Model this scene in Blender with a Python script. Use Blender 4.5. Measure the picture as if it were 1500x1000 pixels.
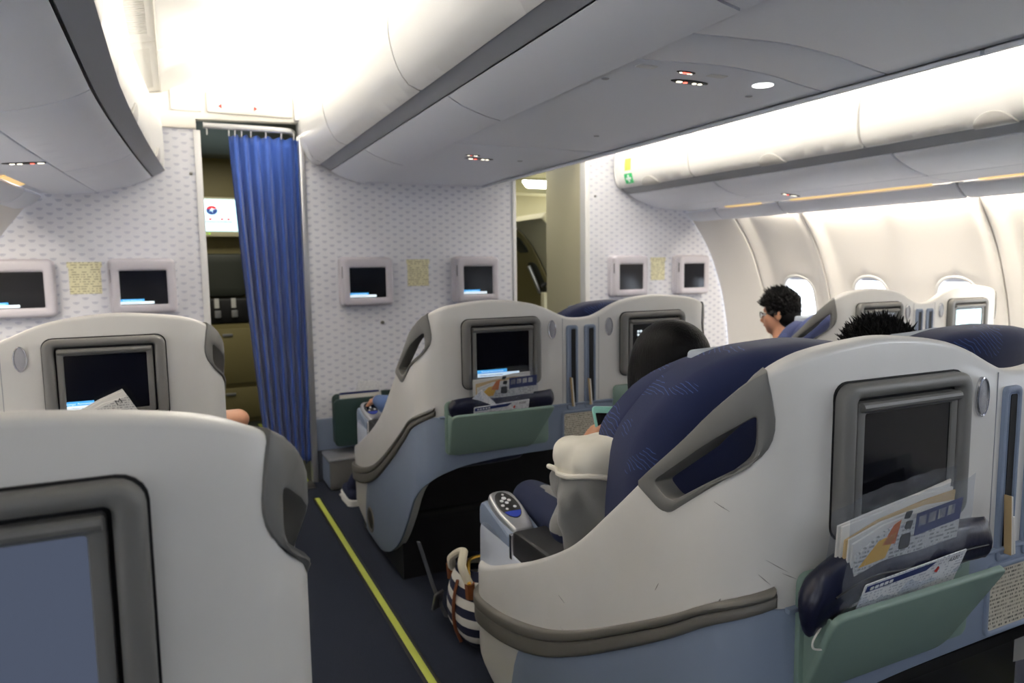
import bpy, bmesh, math, random
import numpy as np
from mathutils import Vector, Matrix
from mathutils.geometry import delaunay_2d_cdt

random.seed(7)
for o_ in list(bpy.data.objects):
    bpy.data.objects.remove(o_)
SC = bpy.context.scene
COL = SC.collection

# ------------------------------------------------------------------ camera
cam_d = bpy.data.cameras.new('camera')
cam_o = bpy.data.objects.new('camera', cam_d)
COL.objects.link(cam_o)
SC.camera = cam_o
cam_d.sensor_width = 36.0
cam_d.lens = 36.0 * 1041 / 1500
cam_d.clip_start = 0.02
_R = ((0.90399721, -0.0567186, 0.42375942), (-0.42734139, -0.08978922, 0.8996206), (-0.0129762, -0.99434446, -0.10540741))
_m = Matrix.Identity(4)
for i_ in range(3):
    _m[i_][0] = _R[i_][0]; _m[i_][1] = -_R[i_][1]; _m[i_][2] = -_R[i_][2]
_m.translation = (0.0, 0.0, 1.29)
cam_o.matrix_world = _m
cam_d.dof.use_dof = True
cam_d.dof.focus_distance = 1.35
cam_d.dof.aperture_fstop = 5.0

# ------------------------------------------------------------------ world, lights, exposure
SC.view_settings.view_transform = 'Standard'
SC.view_settings.look = 'None'
SC.view_settings.exposure = 0.0
SC.view_settings.gamma = 1.0
SC.view_settings.use_curve_mapping = False
W_ = bpy.data.worlds.new('overcast_sky'); SC.world = W_
W_.use_nodes = True
_bg = W_.node_tree.nodes['Background']
_bg.inputs[0].default_value = (0.90, 0.94, 1.0, 1)
_bg.inputs[1].default_value = 9.0

def area(name, loc, rot, sx, sy, power, color=(1, 1, 1)):
    l = bpy.data.lights.new(name, 'AREA'); l.shape = 'RECTANGLE'
    l.size = sx; l.size_y = sy; l.energy = power; l.color = color
    o = bpy.data.objects.new(name, l); COL.objects.link(o)
    o.location = loc; o.rotation_euler = rot
    return o
CX = 1.445
WARM = (1.0, 0.965, 0.93)
COVE = 250.0
# the cabin's hidden cove tubes: on the tops of the centre bins, washing each aisle ceiling
for sx_, nm_ in ((-1, 'cove_light_near_aisle'), (1, 'cove_light_far_aisle')):
    k_ = 0.9 if sx_ < 0 else 1.5
    l_ = area(nm_, (CX + sx_ * 0.585, 2.75, 2.30), (math.pi, sx_ * math.radians(30), 0), 0.06, 3.0, COVE * k_ * 0.5, WARM)
    l_ = area(nm_ + '_rear', (CX + sx_ * 0.585, -0.65, 2.30), (math.pi, sx_ * math.radians(30), 0), 0.06, 3.6, COVE * k_ * 0.035, WARM)
# sidewall wash tubes behind the valance
for sx_, nm_ in ((-1, 'sidewall_wash_left'), (1, 'sidewall_wash_right')):
    area(nm_, (CX + sx_ * 2.262, 2.2, 1.675), (0, -sx_ * math.radians(14), 0), 0.04, 3.4, 42.0, (1.0, 0.90, 0.74))

# ------------------------------------------------------------------ materials
def lin(c):
    return tuple((x / 12.92 if x <= 0.04045 else ((x + 0.055) / 1.055) ** 2.4) for x in (v / 255.0 for v in c)) + (1.0,)

class NT:
    def __init__(s, m):
        s.t = m.node_tree; s.n = s.t.nodes; s.l = s.t.links
    def new(s, typ, **kw):
        x = s.n.new(typ)
        for k, v in kw.items(): setattr(x, k, v)
        return x
    def link(s, a, b): s.l.new(a, b)
    def math(s, op, a, b=None, clamp=False):
        x = s.n.new('ShaderNodeMath'); x.operation = op; x.use_clamp = clamp
        for i, v in enumerate((a, b)):
            if v is None: continue
            if isinstance(v, (int, float)): x.inputs[i].default_value = v
            else: s.l.new(v, x.inputs[i])
        return x.outputs[0]
    def mix(s, f, a, b):
        x = s.n.new('ShaderNodeMix'); x.data_type = 'RGBA'
        for i, v in ((0, f), (6, a), (7, b)):
            if isinstance(v, (int, float, tuple)): x.inputs[i].default_value = v
            else: s.l.new(v, x.inputs[i])
        return x.outputs[2]

MATS = {}
def mat(name, c, rough=0.5, metal=0.0, var=0.0, vscale=6.0, bump=0.0, bscale=300.0, emit=None, es=1.0, spec=0.5, coat=0.0, sheen=0.0):
    m = bpy.data.materials.new(name); m.use_nodes = True
    b = m.node_tree.nodes['Principled BSDF']; t = NT(m)
    col = lin(c)
    b.inputs['Base Color'].default_value = col
    b.inputs['Roughness'].default_value = rough
    b.inputs['Metallic'].default_value = metal
    b.inputs['Specular IOR Level'].default_value = spec
    b.inputs['Coat Weight'].default_value = coat
    b.inputs['Sheen Weight'].default_value = sheen
    tc = t.new('ShaderNodeTexCoord')
    if var:
        n = t.new('ShaderNodeTexNoise'); n.inputs['Scale'].default_value = vscale; n.inputs['Detail'].default_value = 5
        t.link(tc.outputs['Object'], n.inputs['Vector'])
        f = t.math('MULTIPLY', t.math('SUBTRACT', n.outputs[0], 0.5), 2 * var)
        f = t.math('ADD', f, 1.0)
        x = t.new('ShaderNodeVectorMath', operation='SCALE'); x.inputs[0].default_value = col[:3]
        t.link(f, x.inputs['Scale']); t.link(x.outputs[0], b.inputs['Base Color'])
    if bump:
        n = t.new('ShaderNodeTexNoise'); n.inputs['Scale'].default_value = bscale
        t.link(tc.outputs['Object'], n.inputs['Vector'])
        bp = t.new('ShaderNodeBump'); bp.inputs['Strength'].default_value = bump; bp.inputs['Distance'].default_value = 0.002
        t.link(n.outputs[0], bp.inputs['Height']); t.link(bp.outputs[0], b.inputs['Normal'])
    if emit:
        b.inputs['Emission Color'].default_value = lin(emit); b.inputs['Emission Strength'].default_value = es
    MATS[name] = m
    return m

def mat_wallpaper():
    m = mat('patterned_wallpaper', (228, 229, 236), 0.6); t = NT(m); b = t.n['Principled BSDF']
    tc = t.new('ShaderNodeTexCoord'); sp = t.new('ShaderNodeSeparateXYZ'); t.link(tc.outputs['Object'], sp.inputs[0])
    PW, PH = 0.086, 0.046
    def motif(ou, ov):
        u = t.math('SUBTRACT', t.math('FRACT', t.math('ADD', t.math('DIVIDE', sp.outputs[0], PW), ou)), 0.5)
        v = t.math('SUBTRACT', t.math('FRACT', t.math('ADD', t.math('DIVIDE', sp.outputs[2], PH), ov)), 0.62)
        u = t.math('MULTIPLY', u, PW); v = t.math('MULTIPLY', v, PH)
        e = t.math('ADD', t.math('POWER', t.math('DIVIDE', u, 0.0150), 2.0), t.math('POWER', t.math('DIVIDE', v, 0.0135), 2.0))
        ins = t.math('LESS_THAN', e, 1.0); low = t.math('LESS_THAN', v, 0.0)
        a = t.math('MULTIPLY', ins, low)
        # pale ring inside the half disc gives the fan its two tones
        r2 = t.math('LESS_THAN', t.math('ABSOLUTE', t.math('SUBTRACT', e, 0.45)), 0.13)
        return t.math('SUBTRACT', a, t.math('MULTIPLY', t.math('MULTIPLY', a, r2), 0.55))
    f = t.math('MAXIMUM', motif(0, 0), motif(0.5, 0.5))
    nz = t.new('ShaderNodeTexNoise'); nz.inputs['Scale'].default_value = 240; t.link(tc.outputs['Object'], nz.inputs['Vector'])
    f = t.math('MULTIPLY', f, t.math('ADD', 0.55, nz.outputs[0]), True)
    t.link(t.mix(f, lin((228, 229, 236)), lin((192, 194, 209))), b.inputs['Base Color'])
    return m

def mat_print(name, bg, ink, ax=(0, 2), line=0.012, dens=0.52, word=55.0, u0=None):
    """lines of print: rows of broken dashes in object space"""
    m = mat(name, bg, 0.55); t = NT(m); b = t.n['Principled BSDF']
    tc = t.new('ShaderNodeTexCoord'); sp = t.new('ShaderNodeSeparateXYZ'); t.link(tc.outputs['Object'], sp.inputs[0])
    U, V = sp.outputs[ax[0]], sp.outputs[ax[1]]
    q = t.math('DIVIDE', V, line); row = t.math('FLOOR', q); fr = t.math('FRACT', q)
    on = t.math('MULTIPLY', t.math('GREATER_THAN', fr, 0.3), t.math('LESS_THAN', fr, 0.8))
    cb = t.new('ShaderNodeCombineXYZ'); t.link(t.math('MULTIPLY', U, word), cb.inputs[0]); t.link(t.math('MULTIPLY', row, 7.31), cb.inputs[1])
    nz = t.new('ShaderNodeTexNoise'); nz.inputs['Scale'].default_value = 6.0; nz.inputs['Detail'].default_value = 1; t.link(cb.outputs[0], nz.inputs['Vector'])
    on = t.math('MULTIPLY', on, t.math('GREATER_THAN', nz.outputs[0], dens))
    t.link(t.mix(on, lin(bg), lin(ink)), b.inputs['Base Color'])
    return m

def mat_fabric():
    """navy seat cloth with sparse bundles of fine lighter strokes"""
    m = mat('navy_seat_cloth', (6, 24, 70), 0.85, sheen=0.25, bump=0.25, bscale=900); t = NT(m); b = t.n['Principled BSDF']
    tc = t.new('ShaderNodeTexCoord')
    mp = t.new('ShaderNodeMapping'); mp.inputs['Rotation'].default_value = (0.5, 0.6, 0.7); t.link(tc.outputs['Object'], mp.inputs[0])
    w = t.new('ShaderNodeTexWave'); w.inputs['Scale'].default_value = 34; w.inputs['Distortion'].default_value = 10; w.inputs['Detail'].default_value = 2; w.inputs['Detail Scale'].default_value = 0.6
    t.link(mp.outputs[0], w.inputs['Vector'])
    n = t.new('ShaderNodeTexNoise'); n.inputs['Scale'].default_value = 13; n.inputs['Detail'].default_value = 0; t.link(tc.outputs['Object'], n.inputs['Vector'])
    f = t.math('MULTIPLY', t.math('GREATER_THAN', w.outputs[1], 0.90), t.math('GREATER_THAN', n.outputs[0], 0.60))
    n2 = t.new('ShaderNodeTexNoise'); n2.inputs['Scale'].default_value = 130; t.link(tc.outputs['Object'], n2.inputs['Vector'])
    f = t.math('MULTIPLY', f, n2.outputs[0])
    t.link(t.mix(f, lin((6, 24, 70)), lin((62, 92, 160))), b.inputs['Base Color'])
    return m

def mat_carpet():
    m = mat('navy_carpet', (17, 24, 46), 0.95, bump=0.6, bscale=500); t = NT(m); b = t.n['Principled BSDF']
    tc = t.new('ShaderNodeTexCoord'); v = t.new('ShaderNodeTexNoise'); v.inputs['Scale'].default_value = 190; v.inputs['Detail'].default_value = 3
    t.link(tc.outputs['Object'], v.inputs['Vector'])
    t.link(t.mix(v.outputs[0], lin((5, 9, 19)), lin((22, 33, 56))), b.inputs['Base Color'])
    return m

def mat_shell():
    """off-white moulded plastic with faint scuffs"""
    m = mat('offwhite_shell_plastic', (214, 211, 206), 0.38, coat=0.15); t = NT(m); b = t.n['Principled BSDF']
    tc = t.new('ShaderNodeTexCoord')
    n = t.new('ShaderNodeTexNoise'); n.inputs['Scale'].default_value = 5; n.inputs['Detail'].default_value = 6; t.link(tc.outputs['Object'], n.inputs['Vector'])
    mp = t.new('ShaderNodeMapping'); mp.inputs['Scale'].default_value = (9, 9, 60); mp.inputs['Rotation'].default_value = (0.3, 0.5, 0); t.link(tc.outputs['Object'], mp.inputs[0])
    n2 = t.new('ShaderNodeTexNoise'); n2.inputs['Scale'].default_value = 1.6; n2.inputs['Detail'].default_value = 3; t.link(mp.outputs[0], n2.inputs['Vector'])
    n3 = t.new('ShaderNodeTexNoise'); n3.inputs['Scale'].default_value = 7; t.link(tc.outputs['Object'], n3.inputs['Vector'])
    f = t.math('MULTIPLY', t.math('GREATER_THAN', n2.outputs[0], 0.71), t.math('GREATER_THAN', n3.outputs[0], 0.62))
    c = t.mix(n.outputs[0], lin((206, 203, 198)), lin((220, 218, 214)))
    t.link(t.mix(t.math('MULTIPLY', f, 0.45), c, lin((96, 94, 92))), b.inputs['Base Color'])
    return m

mat_wallpaper(); mat_fabric(); mat_carpet(); mat_shell()
mat('blue_grey_plastic', (129, 142, 163), 0.45, var=0.03)
mat('console_plastic', (190, 196, 208), 0.35)
mat('grey_bumper', (104, 101, 95), 0.5, bump=0.15, bscale=500)
mat('grey_frame_plastic', (109, 108, 105), 0.42, bump=0.15, bscale=700)
mat('dark_frame_plastic', (98, 97, 95), 0.42)
mat('black_gap', (12, 12, 14), 0.7)
mat('black_plastic', (20, 20, 23), 0.5)
mat('screen_glass', (14, 15, 22), 0.12, spec=0.3)
mat('screen_reflection_tint', (40, 46, 58), 0.2, emit=(112, 122, 146), es=0.42, spec=0.3)  # blue-grey window reflection put in as colour and emission
mat('kick_dark', (58, 62, 72), 0.6)
mat('chrome', (206, 206, 210), 0.18, metal=1.0)
mat('lens_grey', (160, 160, 165), 0.3, bump=0.3, bscale=400)
mat('sage_green_plastic', (122, 144, 134), 0.5, var=0.03)
mat('dark_green_plastic', (34, 56, 54), 0.5)
mat_print('tan_placard', (196, 189, 172), (96, 92, 84), line=0.0078, dens=0.50, word=70)
mat_print('cream_notice', (226, 222, 188), (176, 170, 136), line=0.0125, dens=0.48, word=12)
mat_print('news_print', (205, 203, 198), (150, 149, 146), line=0.007, dens=0.5, word=26)
mat_print('card_print', (226, 227, 230), (186, 188, 196), line=0.006, dens=0.52, word=30)
mat_print('blue_card_print', (120, 185, 222), (40, 70, 120), line=0.008, dens=0.5, word=16)
mat('paper_white', (214, 211, 204), 0.7)
mat('paper_tan', (196, 168, 122), 0.7)
mat('ink_navy', (28, 44, 104), 0.5)
mat('ink_black', (24, 24, 26), 0.6)
mat('ink_red', (200, 52, 46), 0.5)
mat('ink_yellow', (222, 170, 50), 0.6)
mat('ink_orange', (206, 110, 50), 0.6)
mat('ink_green', (30, 150, 84), 0.5)
mat('navy_vinyl', (20, 23, 46), 0.32, bump=0.4, bscale=60)
mat('bin_white', (232, 231, 228), 0.35, coat=0.1)
mat('bin_grey_strip', (146, 149, 155), 0.5)
mat('panel_white', (236, 239, 247), 0.5)
mat('latch_grey', (186, 184, 180), 0.35)
mat('ceiling_white', (236, 232, 222), 0.6)
mat('sidewall_cream', (229, 226, 222), 0.5)
mat('trim_white', (226, 226, 226), 0.4)
mat('trim_metal', (186, 187, 190), 0.3, metal=0.7)
mat('kick_grey', (112, 124, 146), 0.6)
mat('cream_panel', (214, 208, 178), 0.5)
mat('olive_panel', (146, 136, 92), 0.5)
mat('galley_grey', (120, 130, 138), 0.5)
mat('galley_dark', (52, 56, 50), 0.6)
mat('housing_lilac', (196, 192, 200), 0.45)
mat('curtain_blue', (18, 62, 140), 0.75, sheen=0.3, bump=0.2, bscale=700)
mat('strip_lime', (178, 188, 78), 0.5, var=0.12, vscale=14)
mat('strip_black', (14, 14, 16), 0.6)
mat('metal_plate', (120, 120, 122), 0.35, metal=0.8)
mat('skin', (196, 142, 112), 0.5)
mat('hair_black', (7, 6, 7), 0.55, spec=0.18)
mat('hoodie_grey', (122, 122, 121), 0.9, bump=0.5, bscale=500, sheen=0.3)
mat('hoodie_lining', (222, 217, 204), 0.85, var=0.04)
mat('shirt_navy', (24, 34, 66), 0.85)
mat('jeans_blue', (72, 96, 140), 0.85, bump=0.3, bscale=500)
mat('lips', (160, 88, 80), 0.45)
mat('eye_white', (226, 222, 216), 0.25)
mat('eye_dark', (22, 16, 14), 0.2)
mat('phone_mint', (150, 216, 206), 0.35)
mat('antimacassar_grey', (170, 178, 188), 0.8)
mat('shoe_navy', (26, 34, 62), 0.8)
mat('shoe_sole', (222, 221, 216), 0.6)
mat('bag_white', (224, 221, 214), 0.85)
mat('bag_navy', (22, 28, 56), 0.85)
mat('leather_brown', (120, 66, 36), 0.5)
mat('gold', (206, 164, 70), 0.3, metal=0.9)
mat('rope_cream', (214, 206, 186), 0.9)
mat('strap_grey', (74, 76, 82), 0.7)
mat('message_blue', (60, 150, 210), 0.4, emit=(70, 160, 220), es=0.9)
mat('message_white', (230, 240, 245), 0.4, emit=(225, 240, 248), es=0.85)
mat('film_picture', (190, 150, 80), 0.4, emit=(214, 170, 96), es=0.6, var=0.6, vscale=40)
mat('screen_lit', (200, 240, 250), 0.4, emit=(205, 245, 252), es=1.6)
mat('logo_red', (210, 40, 50), 0.4, emit=(214, 50, 60), es=0.9)
mat('logo_blue', (30, 60, 140), 0.4, emit=(40, 80, 150), es=0.7)
mat('lamp_white', (255, 255, 250), 0.4, emit=(255, 255, 248), es=7.0)
mat('reading_lamp_on', (255, 255, 250), 0.4, emit=(250, 255, 250), es=2.2)
mat('sign_red_lit', (255, 90, 70), 0.4, emit=(255, 110, 90), es=2.2)
mat('sign_white_lit', (255, 250, 230), 0.4, emit=(255, 246, 224), es=2.4)
mat('slot_warm_lit', (255, 215, 140), 0.4, emit=(250, 206, 130), es=0.75)
mat('lit_green', (150, 200, 40), 0.4, emit=(150, 210, 50), es=1.2)
mat('scuff_grey', (138, 134, 129), 0.6)
mat('white_dot', (228, 230, 234), 0.4)
mat('button_blue', (34, 60, 170), 0.35)

def mat_hair():
    m = mat('hair_long', (5, 4, 5), 0.5, spec=0.16); t = NT(m); b = t.n['Principled BSDF']
    tc = t.new('ShaderNodeTexCoord'); mp = t.new('ShaderNodeMapping'); mp.inputs['Scale'].default_value = (260, 260, 7); t.link(tc.outputs['Object'], mp.inputs[0])
    n = t.new('ShaderNodeTexNoise'); n.inputs['Scale'].default_value = 1.0; n.inputs['Detail'].default_value = 2; t.link(mp.outputs[0], n.inputs['Vector'])
    bp = t.new('ShaderNodeBump'); bp.inputs['Strength'].default_value = 0.55; bp.inputs['Distance'].default_value = 0.003
    t.link(n.outputs[0], bp.inputs['Height']); t.link(bp.outputs[0], b.inputs['Normal'])
mat_hair()
def mat_clear(name, tint, alpha, rough=0.08):
    m = bpy.data.materials.new(name); m.use_nodes = True; t = NT(m); t.n.clear()
    out = t.new('ShaderNodeOutputMaterial'); mx = t.new('ShaderNodeMixShader')
    tr = t.new('ShaderNodeBsdfTransparent'); gl = t.new('ShaderNodeBsdfPrincipled')
    tr.inputs[0].default_value = lin(tint); gl.inputs['Base Color'].default_value = lin(tint); gl.inputs['Roughness'].default_value = rough
    fr = t.new('ShaderNodeLayerWeight'); fr.inputs[0].default_value = 0.35
    t.link(t.math('ADD', t.math('MULTIPLY', fr.outputs[1], 0.22), alpha, True), mx.inputs[0])
    t.link(tr.outputs[0], mx.inputs[1]); t.link(gl.outputs[0], mx.inputs[2]); t.link(mx.outputs[0], out.inputs[0])
    MATS[name] = m
mat_clear('plastic_sleeve', (236, 240, 246), 0.03, 0.10)
mat_clear('window_glass', (250, 252, 255), 0.03, 0.03)
mat_clear('spectacle_glass', (240, 244, 246), 0.06, 0.03)

# ------------------------------------------------------------------ object helpers
def finish(bm, name, mats, parent=None, smooth=35, flat=False):
    bmesh.ops.recalc_face_normals(bm, faces=bm.faces[:])
    me = bpy.data.meshes.new(name); bm.to_mesh(me); bm.free()
    if isinstance(mats, str): mats = [mats]
    for m in mats: me.materials.append(MATS[m])
    if not flat:
        me.polygons.foreach_set('use_smooth', [True] * len(me.polygons))
        me.set_sharp_from_angle(angle=math.radians(smooth))
    o = bpy.data.objects.new(name, me); COL.objects.link(o)
    if parent is not None: o.parent = parent
    return o
def tag(o, label=None, cat=None, group=None, kind=None):
    if label: o['label'] = label
    if cat: o['category'] = cat
    if group: o['group'] = group
    if kind: o['kind'] = kind
    return o
def thing(name, label, cat, loc=(0, 0, 0), group=None, rz=0.0):
    o = bpy.data.objects.new(name, None); COL.objects.link(o); o.location = loc; o.rotation_euler = (0, 0, rz)
    o.empty_display_size = 0.1
    return tag(o, label, cat, group)
def kids(o): return [c for c in COL.objects if c.parent is o]
def copy_tree(o, parent=None, out=None):
    c = o.copy(); COL.objects.link(c)
    if parent is not None:
        c.parent = parent; c.matrix_parent_inverse = o.matrix_parent_inverse.copy()
    for ch in kids(o): copy_tree(ch, c, out)
    if out is not None: out.append((o, c))
    return c

def area2(p): return sum(p[i - 1][0] * p[i][1] - p[i][0] * p[i - 1][1] for i in range(len(p))) * 0.5
def resample(p, du, dv):
    out = []
    n = len(p)
    for i in range(n):
        a, b = p[i], p[(i + 1) % n]
        k = max(1, math.ceil(max(abs(b[0] - a[0]) / du, abs(b[1] - a[1]) / dv) - 1e-6))
        for j in range(k): out.append((a[0] + (b[0] - a[0]) * j / k, a[1] + (b[1] - a[1]) * j / k))
    return out
def inset(p, d):
    n = len(p); out = []
    for i in range(n):
        a, b, c = p[i - 1], p[i], p[(i + 1) % n]
        e0 = Vector((b[0] - a[0], b[1] - a[1])); e1 = Vector((c[0] - b[0], c[1] - b[1]))
        if e0.length < 1e-9: e0 = e1.copy()
        if e1.length < 1e-9: e1 = e0.copy()
        e0.normalize(); e1.normalize()
        n0 = Vector((-e0.y, e0.x)); n1 = Vector((-e1.y, e1.x))
        q = n0 + n1; k = max(0.35, 1 + n0.dot(n1)); q = q / k
        out.append((b[0] + q.x * d, b[1] + q.y * d))
    return out
def inside(pts, poly):
    x, y = pts[:, 0], pts[:, 1]; r = np.zeros(len(pts), bool)
    P = np.array(poly); Q = np.roll(P, -1, 0)
    for (x0, y0), (x1, y1) in zip(P, Q):
        if y0 == y1: continue
        c = ((y0 > y) != (y1 > y)) & (x < (x1 - x0) * (y - y0) / (y1 - y0) + x0)
        r ^= c
    return r
def rrect(x0, y0, x1, y1, r, n=5):
    rs = r if isinstance(r, (list, tuple)) else (r,) * 4     # BL BR TR TL
    out = []
    for (cx, cy, a0, rr) in ((x0, y0, math.pi, rs[0]), (x1, y0, 1.5 * math.pi, rs[1]), (x1, y1, 0, rs[2]), (x0, y1, 0.5 * math.pi, rs[3])):
        ox = cx + (rr if cx == x0 else -rr); oy = cy + (rr if cy == y0 else -rr)
        if rr <= 1e-6: out.append((cx, cy)); continue
        for k in range(n + 1):
            a = a0 + 0.5 * math.pi * k / n
            out.append((ox + rr * math.cos(a), oy + rr * math.sin(a)))
    return out
def ellipse(cx, cy, rx, ry, n=24, a0=0, a1=2 * math.pi):
    full = abs(a1 - a0 - 2 * math.pi) < 1e-6
    return [(cx + rx * math.cos(a0 + (a1 - a0) * k / (n if full else n - 1)), cy + ry * math.sin(a0 + (a1 - a0) * k / (n if full else n - 1))) for k in range(n)]
def rpoly(pts, r, n=4):
    out = []; N = len(pts)
    for i in range(N):
        a, b, c = (Vector(pts[i - 1]), Vector(pts[i]), Vector(pts[(i + 1) % N]))
        rr = r[i] if isinstance(r, (list, tuple)) else r
        d0 = (a - b); d1 = (c - b)
        k = min(rr, d0.length * 0.45, d1.length * 0.45)
        if k < 1e-5: out.append(tuple(b)); continue
        p0 = b + d0.normalized() * k; p1 = b + d1.normalized() * k
        for j in range(n + 1):
            t = j / n; q = p0 * (1 - t) ** 2 + b * 2 * t * (1 - t) + p1 * t * t
            out.append((q.x, q.y))
    return out
def planeY(y0, s=1.0):            # a panel facing -Y (s=1) whose depth runs towards +Y
    return lambda u, v, d: (u, y0 + s * d, v)
def planeX(x0, s=1.0):
    return lambda u, v, d: (x0 + s * d, u, v)
def planeZ(z0, s=1.0):
    return lambda u, v, d: (u, v, z0 + s * d)
def frame3(o, ux, uy):            # free plane: origin, u axis, v axis; depth = -(u x v)
    o = Vector(o); ux = Vector(ux).normalized(); uy = Vector(uy).normalized(); n = ux.cross(uy).normalized()
    return lambda u, v, d: tuple(o + ux * u + uy * v - n * d)

def panel(bm, outline, fmap, t=0.01, r=0.003, holes=(), du=0.06, dv=0.06, seg=2, us=None, mi=0, dome=0.0):
    loops = []
    o = list(outline)
    if area2(o) < 0: o.reverse()
    loops.append(o)
    for h in holes:
        h = list(h)
        if area2(h) > 0: h.reverse()
        loops.append(h)
    loops = [resample(l, du, dv) for l in loops]
    rings = []
    for l in loops:
        rl = r
        for _ in range(12):
            q_ = inset(l, rl); bad = False
            for i in range(len(l)):
                j = (i + 1) % len(l)
                if (q_[j][0] - q_[i][0]) * (l[j][0] - l[i][0]) + (q_[j][1] - q_[i][1]) * (l[j][1] - l[i][1]) <= 0: bad = True; break
            if not bad: break
            rl *= 0.75
        if bad and rl < r * .3: pass
        ins = [(rl * (1 - math.sin(math.pi / 2 * k / seg)), r * (1 - math.cos(math.pi / 2 * k / seg))) for k in range(seg + 1)] if r > 0 else [(0, 0)]
        rr = [(inset(l, a), b) for a, b in ins]
        rr.append((l if r <= 0 else rr[-1][0], t))
        rings.append(rr)
    # front triangulation
    pts = []; edges = []
    for rr in rings:
        b = len(pts); p = rr[0][0]; pts += p
        edges += [(b + i, b + (i + 1) % len(p)) for i in range(len(p))]
    nb = len(pts)
    A = np.array(rings[0][0][0]); lo = A.min(0); hi = A.max(0)
    if us is None: us = np.arange(lo[0] + du * 0.5, hi[0], du)
    else: us = np.array([u for u in us if lo[0] < u < hi[0]])
    vs = np.arange(lo[1] + dv * 0.5, hi[1], dv)
    if len(us) and len(vs):
        G = np.array([(u, v) for u in us for v in vs])
        ok = inside(G, rings[0][0][0])
        for rr in rings[1:]: ok &= ~inside(G, rr[0][0])
        G = G[ok]
        if len(G):
            B = np.array(pts)
            dm = np.full(len(G), 1e9)
            for q in B:
                dm = np.minimum(dm, np.hypot((G[:, 0] - q[0]) / du, (G[:, 1] - q[1]) / dv))
            G = G[dm > 0.4]
        pts = pts + [tuple(g) for g in G]
    vc, _, fc, ov, _, _ = delaunay_2d_cdt([Vector(p) for p in pts], edges, [], 0, 1e-7)
    C = np.array([[sum(vc[i][0] for i in f) / len(f), sum(vc[i][1] for i in f) / len(f)] for f in fc]) if fc else np.zeros((0, 2))
    keep = inside(C, rings[0][0][0])
    for rr in rings[1:]: keep &= ~inside(C, rr[0][0])
    lead = [o_[0] if o_ else -1 for o_ in ov]
    front = {}; back = {}
    ringv = []
    for rr in rings:
        rv = []
        for p, d in rr: rv.append([bm.verts.new(fmap(q[0], q[1], d)) for q in p])
        ringv.append(rv)
    k = 0
    for rv in ringv:
        for i in range(len(rv[0])): front[k] = rv[0][i]; back[k] = rv[-1][i]; k += 1
    def dep(p): return 0.0
    for i in range(nb, len(pts)):
        front[i] = bm.verts.new(fmap(pts[i][0], pts[i][1], -dome)); back[i] = bm.verts.new(fmap(pts[i][0], pts[i][1], t))
    for f, kp in zip(fc, keep):
        if not kp: continue
        ids = [lead[i] for i in f]
        if min(ids) < 0 or len(set(ids)) < 3: continue
        for mp, sg in ((front, 1), (back, -1)):
            try:
                nf = bm.faces.new([mp[i] for i in (ids if sg > 0 else ids[::-1])]); nf.material_index = mi
            except ValueError: pass
    for rv in ringv:
        for a, b in zip(rv[:-1], rv[1:]):
            n = len(a)
            for i in range(n):
                j = (i + 1) % n
                try:
                    nf = bm.faces.new((a[i], b[i], b[j], a[j])); nf.material_index = mi
                except ValueError: pass
def PB(name, mats, parent, outline, fmap, **kw):
    bm = bmesh.new(); panel(bm, outline, fmap, **kw); return finish(bm, name, mats, parent)

def box(bm, x0, y0, z0, x1, y1, z1, mi=0):
    v = [bm.verts.new((x, y, z)) for x in (x0, x1) for y in (y0, y1) for z in (z0, z1)]
    for f in ((0, 1, 3, 2), (4, 6, 7, 5), (0, 4, 5, 1), (2, 3, 7, 6), (0, 2, 6, 4), (1, 5, 7, 3)):
        nf = bm.faces.new([v[i] for i in f]); nf.material_index = mi
def rbox(bm, x0, y0, z0, x1, y1, z1, r=0.01):
    """box with rounded vertical outline seen along its shortest axis and softened rims"""
    panel(bm, rrect(x0, z0, x1, z1, r * 1.5), planeY(y0), t=(y1 - y0), r=r, du=0.2, dv=0.2)
def smoothpath(pts, n=6, closed=False):
    P = [Vector(p) for p in pts]; out = []
    N = len(P); rng = range(N if closed else N - 1)
    for i in rng:
        g = lambda k: P[k % N] if closed else P[min(max(k, 0), N - 1)]
        a, b, c, d = g(i - 1), g(i), g(i + 1), g(i + 2)
        for j in range(n):
            t = j / n
            out.append(0.5 * ((2 * b) + (c - a) * t + (2 * a - 5 * b + 4 * c - d) * t * t + (3 * b - a - 3 * c + d) * t ** 3))
    if not closed: out.append(P[-1])
    return out
def tube(bm, path, rad, n=10, closed=False, flat=1.0, mi=0, caps=True):
    P = [Vector(p) for p in path]; N = len(P); rings = []
    up = None
    for i in range(N):
        a = P[i - 1] if (i > 0 or closed) else P[i]; b = P[(i + 1) % N] if (i < N - 1 or closed) else P[i]
        d = (b - a).normalized()
        if up is None:
            up = Vector((0, 0, 1)) if abs(d.z) < 0.9 else Vector((1, 0, 0))
        s = d.cross(up)
        if s.length < 1e-6: s = d.orthogonal()
        s.normalize(); up = s.cross(d).normalized()
        r = rad[i] if isinstance(rad, (list, tuple)) else rad
        rings.append([bm.verts.new(P[i] + s * r * math.cos(2 * math.pi * k / n) + up * r * flat * math.sin(2 * math.pi * k / n)) for k in range(n)])
    for i in range(N if closed else N - 1):
        a, b = rings[i], rings[(i + 1) % N]
        for k in range(n):
            f = bm.faces.new((a[k], a[(k + 1) % n], b[(k + 1) % n], b[k])); f.material_index = mi
    if not closed and caps:
        bm.faces.new(rings[0][::-1]).material_index = mi; bm.faces.new(rings[-1]).material_index = mi
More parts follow.
